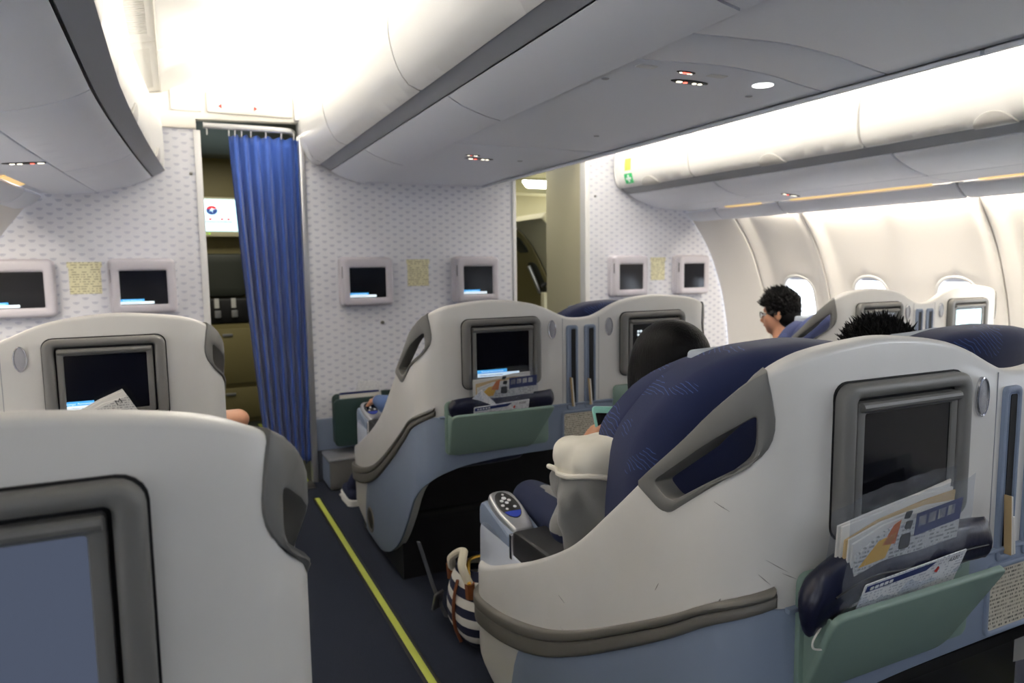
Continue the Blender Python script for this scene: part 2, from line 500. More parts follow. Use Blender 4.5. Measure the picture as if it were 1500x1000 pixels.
def pchip(tab):
    X = [a for a, b in tab]; Y = [b for a, b in tab]; n = len(X)
    h = [X[i + 1] - X[i] for i in range(n - 1)]; s = [(Y[i + 1] - Y[i]) / h[i] for i in range(n - 1)]
    m = [s[0]] + [0 if s[i - 1] * s[i] <= 0 else 2 * s[i - 1] * s[i] / (s[i - 1] + s[i]) for i in range(1, n - 1)] + [s[-1]]
    def f(x):
        if x <= X[0]: return Y[0]
        if x >= X[-1]: return Y[-1]
        i = max(k for k in range(n - 1) if X[k] <= x)
        t = (x - X[i]) / h[i]
        return ((2 * t ** 3 - 3 * t * t + 1) * Y[i] + (t ** 3 - 2 * t * t + t) * h[i] * m[i] + (-2 * t ** 3 + 3 * t * t) * Y[i + 1] + (t ** 3 - t * t) * h[i] * m[i + 1])
    return f
def text(name, body, size, fm, m, parent, u=0.0, v=0.0, align='CENTER', th=0.0006):
    """lettering laid on the plane map fm (u, v, d)"""
    cu = bpy.data.curves.new(name, 'FONT'); cu.body = body; cu.size = size; cu.align_x = align; cu.align_y = 'CENTER'; cu.resolution_u = 2
    ob = bpy.data.objects.new(name, cu); COL.objects.link(ob)
    dg = bpy.context.evaluated_depsgraph_get()
    me = bpy.data.meshes.new_from_object(ob.evaluated_get(dg))
    bpy.data.objects.remove(ob); bpy.data.curves.remove(cu)
    for vv in me.vertices: vv.co = Vector(fm(u + vv.co.x, v + vv.co.y, -th))
    me.name = name; me.materials.clear(); me.materials.append(MATS[m])
    o = bpy.data.objects.new(name, me); COL.objects.link(o)
    if parent is not None: o.parent = parent
    return o
# ================================================================== THE CABIN (setting)
D = 4.33                      # front bulkhead plane
YB = -2.4                    # rear end of what is built
def mir(x): return 2 * CX - x
def sm(t): t = min(1, max(0, t)); return t * t * (3 - 2 * t)
def tap_bin(y): return -0.10 * min(1, max(0, (y - 2.3) / 2.03)) ** 1.4
def tap_wall(y): return -0.06 * sm((y - 3.2) / 0.8) - 0.15 * min(1, max(0, (y - 4.0) / 0.33))

class Prof:
    """smooth profile in the cross-section (x, z), measured along its length; sgn picks which side the depth goes"""
    def __init__(s, pts, sgn=1, smooth=True, n=8):
        P = smoothpath([(a, 0, b) for a, b in pts], n) if smooth else [Vector((a, 0, b)) for a, b in pts]
        s.p = [(v.x, v.z) for v in P]; s.c = [0.0]
        for a, b in zip(s.p[:-1], s.p[1:]): s.c.append(s.c[-1] + math.hypot(b[0] - a[0], b[1] - a[1]))
        s.L = s.c[-1]; s.g = sgn
        T = []
        for i in range(len(s.p)):
            a = s.p[max(0, i - 1)]; b = s.p[min(len(s.p) - 1, i + 1)]
            l = math.hypot(b[0] - a[0], b[1] - a[1]) or 1; T.append(((b[0] - a[0]) / l, (b[1] - a[1]) / l))
        s.T = T
    def at(s, t):
        t = min(s.L, max(0, t)); i = 0
        lo, hi = 0, len(s.c) - 1
        while hi - lo > 1:
            m = (lo + hi) // 2
            if s.c[m] <= t: lo = m
            else: hi = m
        f = (t - s.c[lo]) / max(1e-9, s.c[lo + 1] - s.c[lo])
        a, b = s.p[lo], s.p[lo + 1]; ta, tb = s.T[lo], s.T[lo + 1]
        tx, tz = ta[0] * (1 - f) + tb[0] * f, ta[1] * (1 - f) + tb[1] * f
        l = math.hypot(tx, tz) or 1
        return (a[0] * (1 - f) + b[0] * f, a[1] * (1 - f) + b[1] * f, -tz / l * s.g, tx / l * s.g)
    def t_of_z(s, z):
        return min(range(len(s.p)), key=lambda i: abs(s.p[i][1] - z)) and min(((abs(q[1] - z), s.c[i]) for i, q in enumerate(s.p)))[1]
def profmap(pr, side, taper, rec=None):
    def f(y, t, d):
        x, z, nx, nz = pr.at(t)
        e = d + (rec(y, t) if rec else 0.0)
        x += nx * e + taper(y); z += nz * e
        return (x if side > 0 else mir(x), y, z)
    return f

# ---- floor
bm = bmesh.new(); box(bm, -1.35, YB - 0.3, -0.06, 4.30, D, 0.0)
floor = tag(finish(bm, 'floor', 'navy_carpet', flat=True), kind='structure')
def strips(x0):
    PB('guide_strip', 'strip_lime', floor, rrect(x0, YB, x0 + 0.024, 4.0, 0.0), planeZ(0.004, -1), t=0.004, r=0.001, du=1, dv=1)
    for q in (x0 - 0.012, x0 + 0.024):
        PB('guide_strip_edge', 'strip_black', floor, rrect(q, YB, q + 0.012, 4.0, 0.0), planeZ(0.003, -1), t=0.003, r=0.001, du=1, dv=1)
strips(0.643); strips(mir(0.643) - 0.024)
PB('threshold_plate', 'metal_plate', floor, rrect(0.175, 4.20, 0.69, 4.345, 0.0), planeZ(0.004, -1), t=0.004, r=0.001, du=1, dv=1)
bm = bmesh.new(); box(bm, -1.2, D, -0.06, 4.2, 6.95, -0.001)
galley_floor = tag(finish(bm, 'floor_galley', 'galley_dark', flat=True), kind='structure')
for x0 in (0.560, 0.640):
    PB('guide_strip', 'strip_lime', galley_floor, rrect(x0, 4.36, x0 + 0.028, 6.2, 0), planeZ(0.004, -1), t=0.004, r=0.001, du=1, dv=1)

# ---- front bulkhead
def wallpanel(name, x0, x1, z0, z1, m='patterned_wallpaper', y0=D, t=0.04):
    bm = bmesh.new(); box(bm, x0, y0, z0, x1, y0 + t, z1)
    return tag(finish(bm, name, m, flat=True), kind='structure')
wl = wallpanel('wall_front_left', -1.25, 0.150, 0.0, 2.60)
wc = wallpanel('wall_front_center', 0.715, 2.070, 0.0, 2.60)
wr = wallpanel('wall_front_right', 2.640, 4.22, 0.0, 2.60)
def strip_on(parent, name, m, x0, z0, x1, z1, y0, y1, r=0.004):
    return PB(name, m, parent, rrect(x0, z0, x1, z1, 0.0), planeY(y0), t=y1 - y0, r=r, du=2, dv=2)
strip_on(wl, 'edge_trim', 'trim_white', 0.134, 0.0, 0.170, 2.05, D - 0.012, D + 0.06)
strip_on(wc, 'edge_trim', 'trim_metal', 0.690, 0.0, 0.722, 2.14, D - 0.014, D + 0.06)
strip_on(wc, 'edge_trim', 'trim_white', 2.052, 0.0, 2.078, 2.10, D - 0.012, D + 0.06)
strip_on(wr, 'edge_trim', 'trim_white', 2.612, 0.0, 2.650, 2.10, D - 0.012, D + 0.06)
strip_on(wc, 'base_panel', 'kick_dark', 0.722, 0.0, 2.052, 0.190, D - 0.010, D)
strip_on(wc, 'kick_panel', 'kick_grey', 0.722, 0.190, 2.052, 0.385, D - 0.006, D)
strip_on(wl, 'kick_panel', 'kick_grey', -1.2, 0.0, 0.134, 0.385, D - 0.006, D)
strip_on(wr, 'kick_panel', 'kick_grey', 2.65, 0.0, 4.1, 0.385, D - 0.006, D)
PB('coat_knob', 'dark_frame_plastic', wc, ellipse(1.150, 0.953, 0.011, 0.011, 12), planeY(D - 0.016), t=0.018, r=0.004, du=1, dv=1)
PB('snap_stud', 'dark_frame_plastic', wl, ellipse(0.112, 1.815, 0.009, 0.009, 10), planeY(D - 0.008), t=0.01, r=0.003, du=1, dv=1)
PB('snap_stud', 'dark_frame_plastic', wr, ellipse(2.70, 1.77, 0.008, 0.008, 10), planeY(D - 0.008), t=0.01, r=0.003, du=1, dv=1)
# headers over the two aisle openings
hd = PB('trim_header_left', 'ceiling_white', None, [(-0.35, 2.055), (0.150, 2.055), (0.150, 2.105), (0.70, 2.125), (0.70, 2.60), (-0.35, 2.60)], planeY(D - 0.02), t=0.06, r=0.004, du=2, dv=2)
tag(hd, kind='structure')
strip_on(hd, 'corner_block', 'trim_white', 0.668, 2.13, 0.76, 2.30, D - 0.05, D - 0.02, 0.006)
hs = PB('sign_plate', 'ceiling_white', hd, rrect(0.21, 2.145, 0.66, 2.255, 0.01), planeY(D - 0.032), t=0.012, r=0.003, du=1, dv=1)
PB('cover_panel', 'ceiling_white', hd, rrect(0.03, 2.145, 0.185, 2.255, 0.01), planeY(D - 0.028), t=0.01, r=0.003, du=1, dv=1)
for xa, s_ in ((0.285, -1), (0.452, 1)):
    PB('red_arrow', 'ink_red', hs, [(xa, 2.168), (xa, 2.194), (xa + s_ * 0.018, 2.181)], planeY(D - 0.0335), t=0.0015, r=0, du=1, dv=1)
hr = PB('trim_header_right', 'panel_white', None, rrect(2.06, 2.08, 2.65, 2.60, 0), planeY(D - 0.01), t=0.05, r=0.003, du=2, dv=2); tag(hr, kind='structure')
# deep side of the right opening (a cream closet wall running forward)
bm = bmesh.new(); box(bm, 2.625, D + 0.03, 0.0, 2.68, 4.92, 2.25)
tag(finish(bm, 'wall_closet', 'cream_panel', flat=True), kind='structure')

# ---- ceilings
LC = [(-0.01, 2.228), (0.06, 2.262), (0.2, 2.318), (0.36, 2.365), (0.55, 2.398), (0.75, 2.415), (1.0, 2.425), (CX, 2.428)]
prc = Prof(LC, 1)
ce = [D - 0.021, 3.50, 2.33, 1.16, 0.0, -1.2, YB]
for side in (-1, 1):
    fm = profmap(prc, -side, lambda y: 0.0)
    for a, b in zip(ce[:-1], ce[1:]):
        o = PB('ceiling', 'ceiling_white', None, rrect(b + 0.004, 0, a - 0.004, prc.L, 0.0), fm, t=0.02, r=0.004, du=0.6, dv=0.06)
        tag(o, kind='structure')
    for i, (a, b) in enumerate(((D - 0.021, 3.402), (3.396, 2.272), (2.266, 1.122), (1.116, 0.0), (-0.006, -1.2), (-1.206, YB))):
        # sloping air-return panel with a slatted grille
        fv = (lambda y, t, d, s=side: ((-0.155 + t * 0.93) if s < 0 else mir(-0.155 + t * 0.93), y, 2.205 + t * 0.22 + d))
        o = PB('trim_air_return', 'ceiling_white', None, rrect(b, 0.0, a, 0.150, 0.004), fv, t=0.02, r=0.003, du=0.3, dv=0.08,
               holes=[rrect(b + 0.10, 0.050, a - 0.10, 0.118, 0.004)])
        tag(o, kind='structure')
        bmv = bmesh.new(); n = int((a - b - 0.2) / 0.024)
        for k in range(n):
            y = b + 0.10 + (k + 0.5) * (a - b - 0.2) / n
            panel(bmv, rrect(y - 0.008, 0.048, y + 0.008, 0.120, 0.0), fv, t=0.004, r=0.0, du=1, dv=1)
        tag(finish(bmv, 'grille_slats', 'ceiling_white', o), kind='stuff')
        PB('grille_back', 'bin_grey_strip', o, rrect(b + 0.09, 0.045, a - 0.09, 0.123, 0), lambda y, t, d, f=fv: f(y, t, d + 0.012), t=0.003, r=0, du=2, dv=2)
# roof skin and rear wall that close the hull
bm = bmesh.new(); box(bm, -1.6, YB - 0.3, 2.62, 4.5, D + 0.04, 2.66)
tag(finish(bm, 'ceiling_crown', 'ceiling_white', flat=True), kind='structure')
bm = bmesh.new(); box(bm, -1.6, YB - 0.3, -0.06, 4.5, YB, 2.66)
tag(finish(bm, 'wall_back', 'kick_grey', flat=True), kind='structure')

for x0, x1 in ((3.60, 4.45), (mir(4.45), mir(3.60))):
    bm = bmesh.new(); box(bm, x0, YB - 0.2, 1.712, x1, D + 0.03, 1.73)  # added unseen lid, keeps sky light out of the void above the bins
    tag(finish(bm, 'trim_sky_blocker', 'sidewall_cream', flat=True), kind='structure')
# ---- overhead bins along the side walls
LIP = (3.07, 1.788)
pr_door = Prof([(3.000, 1.823), (2.970, 1.838), (2.946, 1.89), (2.940, 1.97), (2.952, 2.06), (2.985, 2.14), (3.05, 2.20), (3.14, 2.225)], -1)
pr_door_left = Prof([(3.030, 1.823), (3.012, 1.838), (3.003, 1.89), (3.002, 1.98), (3.006, 2.06), (3.022, 2.13), (3.06, 2.18), (3.14, 2.20)], -1)
pr_strip = Prof([(3.064, 1.792), (3.004, 1.825)], -1, False)
pr_low = Prof([LIP, (3.10, 1.768), (3.20, 1.730), (3.33, 1.699)], 1)
pr_psu = Prof([(3.335, 1.699), (3.44, 1.690), (3.545, 1.684)], 1)
pr_val = Prof([(3.575, 1.672), (3.60, 1.645), (3.645, 1.615), (3.685, 1.603)], 1)
BY = [D - 0.017, 3.57, 2.40, 1.23, 0.06]
PLACE = ['nearest the front bulkhead', 'second from the front bulkhead', 'third from the front bulkhead', 'fourth from the front bulkhead']
def latch_outline(yc, w=0.085, h=0.05): return [(yc - w, 0.002)] + [(yc + w * math.cos(a), 0.002 + h * math.sin(a)) for a in [math.pi - math.pi * k / 14 for k in range(1, 14)]] + [(yc + w, 0.002)]
def psu_cluster(parent, fm, y, v, lit=True, k=1.0):
    fm0 = fm; fm = lambda a, b, d: fm0(a, b, d - 0.0025)
    e = PB('sign_bezel', 'black_plastic', parent, ellipse(y, v, 0.030 * k, 0.105 * k, 24), fm, t=0.004, r=0.002, du=1, dv=1)
    f2 = lambda a, b, d: fm(a, b, d - 0.002)
    for q, (vv, mm) in enumerate(((-0.055, 'sign_red_lit'), (-0.02, 'sign_red_lit'), (0.03, 'sign_white_lit'), (0.062, 'sign_white_lit'))):
        if mm == 'sign_red_lit' and vv < -0.03:
            PB('no_smoking_icon', 'sign_white_lit', e, rrect(y - 0.008 * k, v + (vv - 0.018) * k, y + 0.008 * k, v + (vv + 0.010) * k, 0.003), f2, t=0.002, r=0, du=1, dv=1)
        elif mm == 'sign_red_lit':
            PB('no_smoking_icon', mm, e, rrect(y - 0.006 * k, v + (vv - 0.012) * k, y + 0.010 * k, v + (vv + 0.006) * k, 0.003), f2, t=0.002, r=0, du=1, dv=1)
        else:
            PB('seat_belt_icon', mm, e, ellipse(y + 0.002, v + vv * k, 0.009 * k, 0.011 * k, 12), f2, t=0.002, r=0, du=1, dv=1)
    return e
SIDE = {1: 'right', -1: 'left'}
for side in (1, -1):
    pd_ = pr_door if side > 0 else pr_door_left; fd = profmap(pd_, side, tap_bin); fs = profmap(pr_strip, side, tap_bin); fl = profmap(pr_low, side, tap_bin); fp = profmap(pr_psu, side, tap_bin)
    for i in range(4):
        a, b = BY[i], BY[i + 1]
        lab = 'white overhead bin above the %s window seats, %s' % (SIDE[side], PLACE[i])
        if side > 0 and i == 0: lab = 'white overhead bin with green first aid cross, above the right window seats'
        T = thing('overhead_bin', lab, 'overhead bin', ((3.2 if side > 0 else mir(3.2)), (a + b) / 2, 1.69), 'overhead bins')
        inv = Matrix.Translation(-T.location)
        def add(name, m, outl, fm, par=None, **kw):
            bmx = bmesh.new(); panel(bmx, outl, fm, **kw)
            if par is None: bmesh.ops.transform(bmx, matrix=inv, verts=bmx.verts)
            else: bmesh.ops.transform(bmx, matrix=inv, verts=bmx.verts)
            return finish(bmx, name, m, par if par else T)
        g = 0.005
        door = add('bin_door', 'bin_white', rrect(b + g, 0, a - (0.03 if i == 0 else g), pd_.L, 0.012), fd, t=0.018, r=0.007, du=0.12, dv=0.03)
        yc = {0: 3.96, 1: 2.95, 2: 1.80, 3: 0.65}[i]
        add('latch', 'latch_grey', latch_outline(yc, .085, .075), lambda y, t, d, f=fd: f(y, t, d - 0.006), door, t=0.008, r=0.003, du=0.02, dv=0.012)
        add('gutter_strip', 'bin_grey_strip', rrect(b, 0, a, pr_strip.L, 0), fs, t=0.01, r=0, du=0.3, dv=1)
        add('lower_panel', 'panel_white', rrect(b - 0.085 + g, 0, a - 0.085 - g if i else a, pr_low.L, 0.004), fl, t=0.012, r=0.005, du=0.15, dv=0.05)
        # carcass
        bmx = bmesh.new()
        e_ = 0 if side > 0 else .058
        oc = [(3.11, 1.80), (3.05, 1.845), (2.995 + e_ * .6, 1.855), (2.968 + e_, 1.90), (2.962 + e_, 1.97), (2.974 + e_, 2.05), (3.005 + e_ * .7, 2.125), (3.065, 2.165), (3.15, 2.185), (3.7, 2.19), (3.7, 1.80), (3.4, 1.75), (3.2, 1.765)]
        panel(bmx, oc, lambda u, v, d: ((u + tap_bin(a - d)) if side > 0 else mir(u + tap_bin(a - d)), a - d, v), t=a - b, r=0, du=5, dv=5)
        bmesh.ops.transform(bmx, matrix=inv, verts=bmx.verts); finish(bmx, 'carcass', 'bin_grey_strip', T)
        if i == 0:
            end = add('end_cap', 'bin_white', rrect(a - 0.026, 0, a, pd_.L, 0.0), fd, t=0.018, r=0.006, du=0.12, dv=0.03)
            if side > 0:
                st = add('first_aid_sticker', 'ink_green', rrect(a - 0.20, 0.045, a - 0.115, 0.115, 0.004), lambda y, t, d: fd(y, t, d - 0.001), door, t=0.001, r=0, du=0.02, dv=0.02)
                yq, tq = a - 0.1575, 0.080
                cr = [(yq - .008, tq - .026), (yq + .008, tq - .026), (yq + .008, tq - .008), (yq + .026, tq - .008), (yq + .026, tq + .008), (yq + .008, tq + .008), (yq + .008, tq + .026), (yq - .008, tq + .026), (yq - .008, tq + .008), (yq - .026, tq + .008), (yq - .026, tq - .008), (yq - .008, tq - .008)]
                add('white_cross', 'white_dot', cr, lambda y, t, d: fd(y, t, d - 0.002), door, t=0.001, r=0, du=0.02, dv=0.02)
                add('yellow_sticker', 'strip_lime', rrect(a - 0.19, 0.135, a - 0.125, 0.215, 0.004), lambda y, t, d: fd(y, t, d - 0.001), door, t=0.001, r=0, du=0.02, dv=0.02)
    # passenger service rail, valance and its light slot
    ps = [D - 0.006, 2.33, 1.16, 0.0, -1.2, YB]
    for i, (a, b) in enumerate(zip(ps[:-1], ps[1:])):
        bmx = bmesh.new(); panel(bmx, rrect(b + 0.004, 0, a - 0.004, pr_psu.L, 0.003), fp, t=0.012, r=0.004, du=0.2, dv=0.06)
        o = tag(finish(bmx, 'trim_service_rail', 'panel_white'), kind='structure')
        if i < 2:
            psu_cluster(o, fp, (3.20, 1.75)[i], 0.06, k=0.75)
    vs_ = [D - 0.006, 4.02, 3.47, 2.33, 1.2, 0.07, -1.06, YB]
    tv = lambda y: tap_bin(y)
    fv2 = profmap(pr_val, side, tv)
    for i, (a, b) in enumerate(zip(vs_[:-1], vs_[1:])):
        o = PB('trim_valance', 'panel_white', None, rrect(b + 0.006, 0, a - 0.006, pr_val.L, 0.01), fv2, t=0.01, r=0.004, du=0.1, dv=0.04)
        tag(o, kind='structure')
        PB('joint_backing', 'bin_grey_strip', o, rrect(b - 0.03, 0, b + 0.03, pr_val.L, 0), lambda u, v, d, f=fv2: f(u, v, d + 0.012), t=0.004, r=0, du=0.03, dv=0.04)
        PB('slot_light_blocker', 'panel_white', o, rrect(b, 0, a, .046, 0), profmap(Prof([(3.540, 1.698), (3.584, 1.684)], 1, False), side, tv), t=0.004, r=0, du=0.2, dv=1)  # added strip, stops wash light leaking through the gap beside the valance
        if i > 0:
            pw = Prof([(3.549, 1.687), (3.572, 1.678)], 1, False)
            m_ = 0.12 if b > 0 else 0.3
            PB('slot_light', 'slot_warm_lit', o, rrect(b + m_, 0, a - m_, pw.L, 0.0), profmap(pw, side, tv), t=0.004, r=0, du=0.2, dv=1)

# ---- side walls with windows
pr_wall = Prof([(3.70, 1.70), (3.745, 1.63), (3.86, 1.48), (3.945, 1.34), (4.005, 1.20), (4.06, 1.04), (4.11, 0.80), (4.135, 0.5), (4.11, 0.2), (4.06, 0.0)], 1)
WB = [D - 0.004, 4.02, 3.47, 2.33, 1.20, 0.07, -1.06, YB]
tz = pr_wall.t_of_z(1.02)
wn = 0
for side in (1, -1):
    for i, (a, b) in enumerate(zip(WB[:-1], WB[1:])):
        wins = [] if i == 0 else ([3.735] if i == 1 else [a - 0.287, a - 0.852])
        def rec(y, t, a=a, b=b, i=i):
            e = sm((a - y) / 0.10) * sm((y - b) / 0.10)
            k = 0.0 if i == 0 else 0.034 * e
            if i > 1: k -= 0.016 * math.exp(-((y - (a + b) / 2) / 0.07) ** 2) * e
            return k * sm((t + 0.02) / 0.05)
        fw = profmap(pr_wall, side, tap_wall, rec)
        holes = [rrect(y - 0.128, tz - 0.180, y + 0.128, tz + 0.180, 0.115, 6) for y in wins]
        us_ = np.unique(np.concatenate([np.linspace(b, b + 0.12, 8), np.arange(b + 0.12, a - 0.12, 0.05), np.linspace(a - 0.12, a, 8)]))
        o = PB('wall_' + SIDE[side], 'sidewall_cream', None, rrect(b + 0.004, 0, a - 0.004, pr_wall.L, 0.012), fw, t=0.02, r=0.006, holes=holes, du=0.05, dv=0.06, us=us_)
        tag(o, kind='structure')
        if i > 0:
            fj = profmap(pr_wall, side, tap_wall)
            for k_ in (a,):
                PB('joint_backing', 'bin_grey_strip', o, rrect(k_ - 0.03, 0, k_ + 0.03, pr_wall.L, 0), lambda u, v, d, f=fj: f(u, v, d + 0.024), t=0.004, r=0, du=0.03, dv=0.06)
        for y in wins:
            wn += 1
            fr = PB('window_%d' % wn, 'trim_white', None, rrect(y - 0.134, tz - 0.186, y + 0.134, tz + 0.186, 0.12, 6), lambda u, v, d, f=fw: f(u, v, d - 0.004), t=0.055, r=0.006,
                    holes=[rrect(y - 0.112, tz - 0.164, y + 0.112, tz + 0.164, 0.10, 6)], du=0.05, dv=0.05)
            tag(fr, kind='structure')
            PB('pane', 'window_glass', fr, rrect(y - 0.116, tz - 0.168, y + 0.116, tz + 0.168, 0.10, 6), lambda u, v, d, f=fw: f(u, v, d + 0.040), t=0.004, r=0, du=0.06, dv=0.06)
            sh = rrect(y - 0.114, tz - 0.166, y + 0.114, tz - 0.128, (0.0, 0.0, 0.0, 0.0), 6)
            so = [(y - 0.1, tz - 0.135), (y + 0.1, tz - 0.135), (y + 0.075, tz - 0.158), (y + 0.03, tz - 0.166), (y - 0.03, tz - 0.166), (y - 0.075, tz - 0.158)]
            PB('shade', 'panel_white', fr, rpoly(so, 0.01), lambda u, v, d, f=fw: f(u, v, d + 0.022), t=0.005, r=0.002, du=0.06, dv=0.06)

# ---- centre overhead bins (doors on both sides)
pc_door = Prof([(0.802, 1.906), (0.764, 1.920), (0.728, 1.975), (0.708, 2.05), (0.705, 2.11), (0.722, 2.19), (0.778, 2.265)], 1)
pc_strip = Prof([(0.866, 1.874), (0.806, 1.908)], 1, False)
pc_low = Prof([(0.872, 1.870), (0.90, 1.852), (1.00, 1.818), (1.062, 1.805)], -1)
zero = lambda y: 0.0
for i in range(4):
    a, b = BY[i], BY[i + 1]
    T = thing('overhead_bin', 'double-sided white overhead bin over the centre seats, ' + PLACE[i], 'overhead bin', (CX, (a + b) / 2, 1.81), 'overhead bins')
    inv = Matrix.Translation(-T.location)
    def add(name, m, outl, fm, par=None, **kw):
        bmx = bmesh.new(); panel(bmx, outl, fm, **kw); bmesh.ops.transform(bmx, matrix=inv, verts=bmx.verts)
        return finish(bmx, name, m, par if par else T)
    g = 0.005
    for side in (-1, 1):
        fd = profmap(pc_door, -side, zero); fs = profmap(pc_strip, -side, zero); fl = profmap(pc_low, -side, zero)
        door = add('bin_door', 'bin_white', rrect(b + g, 0, a - (0.12 if i == 0 else g), pc_door.L, 0.012), fd, t=0.016, r=0.007, du=0.12, dv=0.03)
        yc = {0: 3.93, 1: 2.98, 2: 1.83, 3: 0.65}[i]
        add('latch', 'latch_grey', latch_outline(yc, 0.09, .08), lambda y, t, d, f=fd: f(y, t, d - 0.006), door, t=0.008, r=0.003, du=0.02, dv=0.012)
        add('gutter_strip', 'bin_grey_strip', rrect(b, 0, a, pc_strip.L, 0), fs, t=0.01, r=0, du=0.3, dv=1)
        add('lower_panel', 'panel_white', rrect(b - 0.085 + g, 0, a - 0.085 - g if i else a, pc_low.L, 0.004), fl, t=0.012, r=0.006, du=0.15, dv=0.05)
        if i == 0:
            add('end_cap', 'bin_white', rrect(a - 0.115, 0, a, pc_door.L, 0.0), fd, t=0.016, r=0.006, du=0.04, dv=0.03)
            if side < 0:
                add('orange_sticker', 'ink_orange', rrect(a - 0.105, 0.075, a - 0.060, 0.110, 0.003), lambda y, t, d, f=fd: f(y, t, d - 0.001), t=0.001, r=0, du=0.02, dv=0.02)
    oc = [(0.90, 1.885), (0.85, 1.925), (0.79, 1.935), (0.750, 1.98), (0.728, 2.05), (0.724, 2.11), (0.742, 2.19), (0.80, 2.255)]
    oc = oc + [(mir(x), z) for x, z in oc[::-1]] + [(mir(1.06), 1.825), (1.06, 1.825)]
    bmx = bmesh.new(); panel(bmx, oc, lambda u, v, d: (u, a - d, v), t=a - b, r=0, du=5, dv=5)
    bmesh.ops.transform(bmx, matrix=inv, verts=bmx.verts); finish(bmx, 'carcass', 'bin_grey_strip', T)
# service panels under the centre bins, parted by s-shaped joints
def scurve(ys, n=14):
    f = pchip([(1.066, ys[0]), (1.20, ys[1]), (1.342, ys[2]), (1.50, ys[3]), (1.70, ys[4])]); f2 = pchip([(1.70, ys[4]), (1.824, ys[4] + 0.03)])
    return [(1.066 + (1.824 - 1.066) * k / n, f(1.066 + (1.824 - 1.066) * k / n) if 1.066 + (1.824 - 1.066) * k / n <= 1.70 else f2(1.066 + (1.824 - 1.066) * k / n)) for k in range(n + 1)]
JA = scurve([1.335, 1.318, 1.306, 1.325, 1.372]); JB = scurve([1.552, 1.528, 1.512, 1.53, 1.585])
up = lambda q, e: [(x, y + e) for x, y in q]
flat = lambda y: [(1.066, y), (1.824, y)]
fz = planeZ(1.806)
for nm, lo_, hi_ in (('a', flat(2.86), flat(D - 0.006)), ('b', up(JB, 0.003), flat(2.85)), ('c', up(JA, 0.003), up(JB, -0.003)), ('d', flat(0.06), up(JA, -0.003))):
    o = PB('trim_service_panel', 'panel_white', None, lo_ + hi_[::-1], fz, t=0.015, r=0.003, du=0.15, dv=0.2)
    tag(o, kind='structure')
    fx = lambda u, v, d: (v, u, 1.806 + d)          # (y, x) order for the sign cluster
    if nm == 'b':
        psu_cluster(o, fx, 1.675, 1.36, k=0.62)
        PB('indicator_lens', 'sign_red_lit', psu_cluster(o, fx, 1.595, 1.283, k=0.3), rrect(1.27, 1.590, 1.296, 1.600, 0.003), planeZ(1.802), t=0.002, r=0, du=1, dv=1)
        q = PB('reading_lamp', 'reading_lamp_on', o, ellipse(1.585, 1.622, 0.031, 0.029, 24), planeZ(1.8035), t=0.004, r=0.001, du=1, dv=1)
        for (x, y) in ((1.115, 1.735), (1.645, 1.742), (1.565, 2.5)):
            PB('access_button', 'bin_grey_strip', o, ellipse(x, y, 0.012, 0.010, 12), planeZ(1.804), t=0.003, r=0.001, du=1, dv=1)
        for (x, y) in ((1.15, 1.59), (1.39, 1.595)):
            PB('access_plate', 'trim_white', o, rrect(x - 0.03, y - 0.014, x + 0.03, y + 0.014, 0.006), planeZ(1.8045), t=0.003, r=0.001, du=1, dv=1)
    if nm == 'a':
        psu_cluster(o, fx, 3.225, 1.355, k=0.72); psu_cluster(o, fx, 3.13, 1.285, k=0.35)
        PB('access_button', 'bin_grey_strip', o, ellipse(1.575, 3.225, 0.014, 0.012, 12), planeZ(1.804), t=0.003, r=0.001, du=1, dv=1)

# ---- what lies beyond the bulkhead
wf = wallpanel('wall_galley_front', -1.2, 4.2, 0.0, 2.4, 'olive_panel', 6.55)
tag(wallpanel('ceiling_galley', -1.2, 4.2, 2.22, 2.26, 'galley_grey', D + 0.05, 2.25), kind='structure')
wallpanel('wall_galley_left', -0.28, -0.22, 0.0, 2.25, 'olive_panel', D + 0.05, 2.2)
wallpanel('wall_galley_divider', 1.30, 1.36, 0.0, 2.25, 'galley_dark', D + 0.05, 2.2)
bm = bmesh.new(); panel(bm, [(-0.22, 2.22), (0.10, 2.22), (-0.22, 1.98)], planeY(5.2), t=1.3, r=0, du=3, dv=3)
tag(finish(bm, 'trim_galley_slope', 'olive_panel'), kind='structure')
bm = bmesh.new(); box(bm, -0.21, 6.36, 0, 0.9, 6.54, 0.84)
t_ = thing('galley_cabinet', 'olive low cabinet under the jump seat, seen past the blue curtain', 'cabinet', (0.35, 6.4, 0))
bmesh.ops.transform(bm, matrix=Matrix.Translation((-0.35, -6.4, 0)), verts=bm.verts); finish(bm, 'body', 'olive_panel', t_, flat=True)
for z0, z1 in ((0.04, 0.30), (0.34, 0.80)):
    dq = PB('cabinet_door', 'olive_panel', t_, rrect(-0.50, z0, 0.5, z1, 0.01), planeY(-0.065), t=0.02, r=0.004, du=2, dv=2)
    PB('latch', 'trim_metal', dq, rrect(-0.02, z1 - 0.06, 0.06, z1 - 0.04, 0.005), planeY(-0.075), t=0.012, r=0.003, du=1, dv=1)
t_ = thing('jump_seat', 'dark folded crew jump seat with a harness, glimpsed beside the curtain', 'seat', (0.34, 6.40, 0.925))
PB('backrest', 'galley_dark', t_, rrect(-0.20, 0.14, 0.22, 0.50, 0.07), planeY(-0.02), t=0.10, r=0.03, du=0.1, dv=0.1)
PB('seat_pan', 'black_plastic', t_, rrect(-0.20, -0.08, 0.22, 0.13, 0.03), planeY(-0.05), t=0.12, r=0.02, du=0.1, dv=0.1)
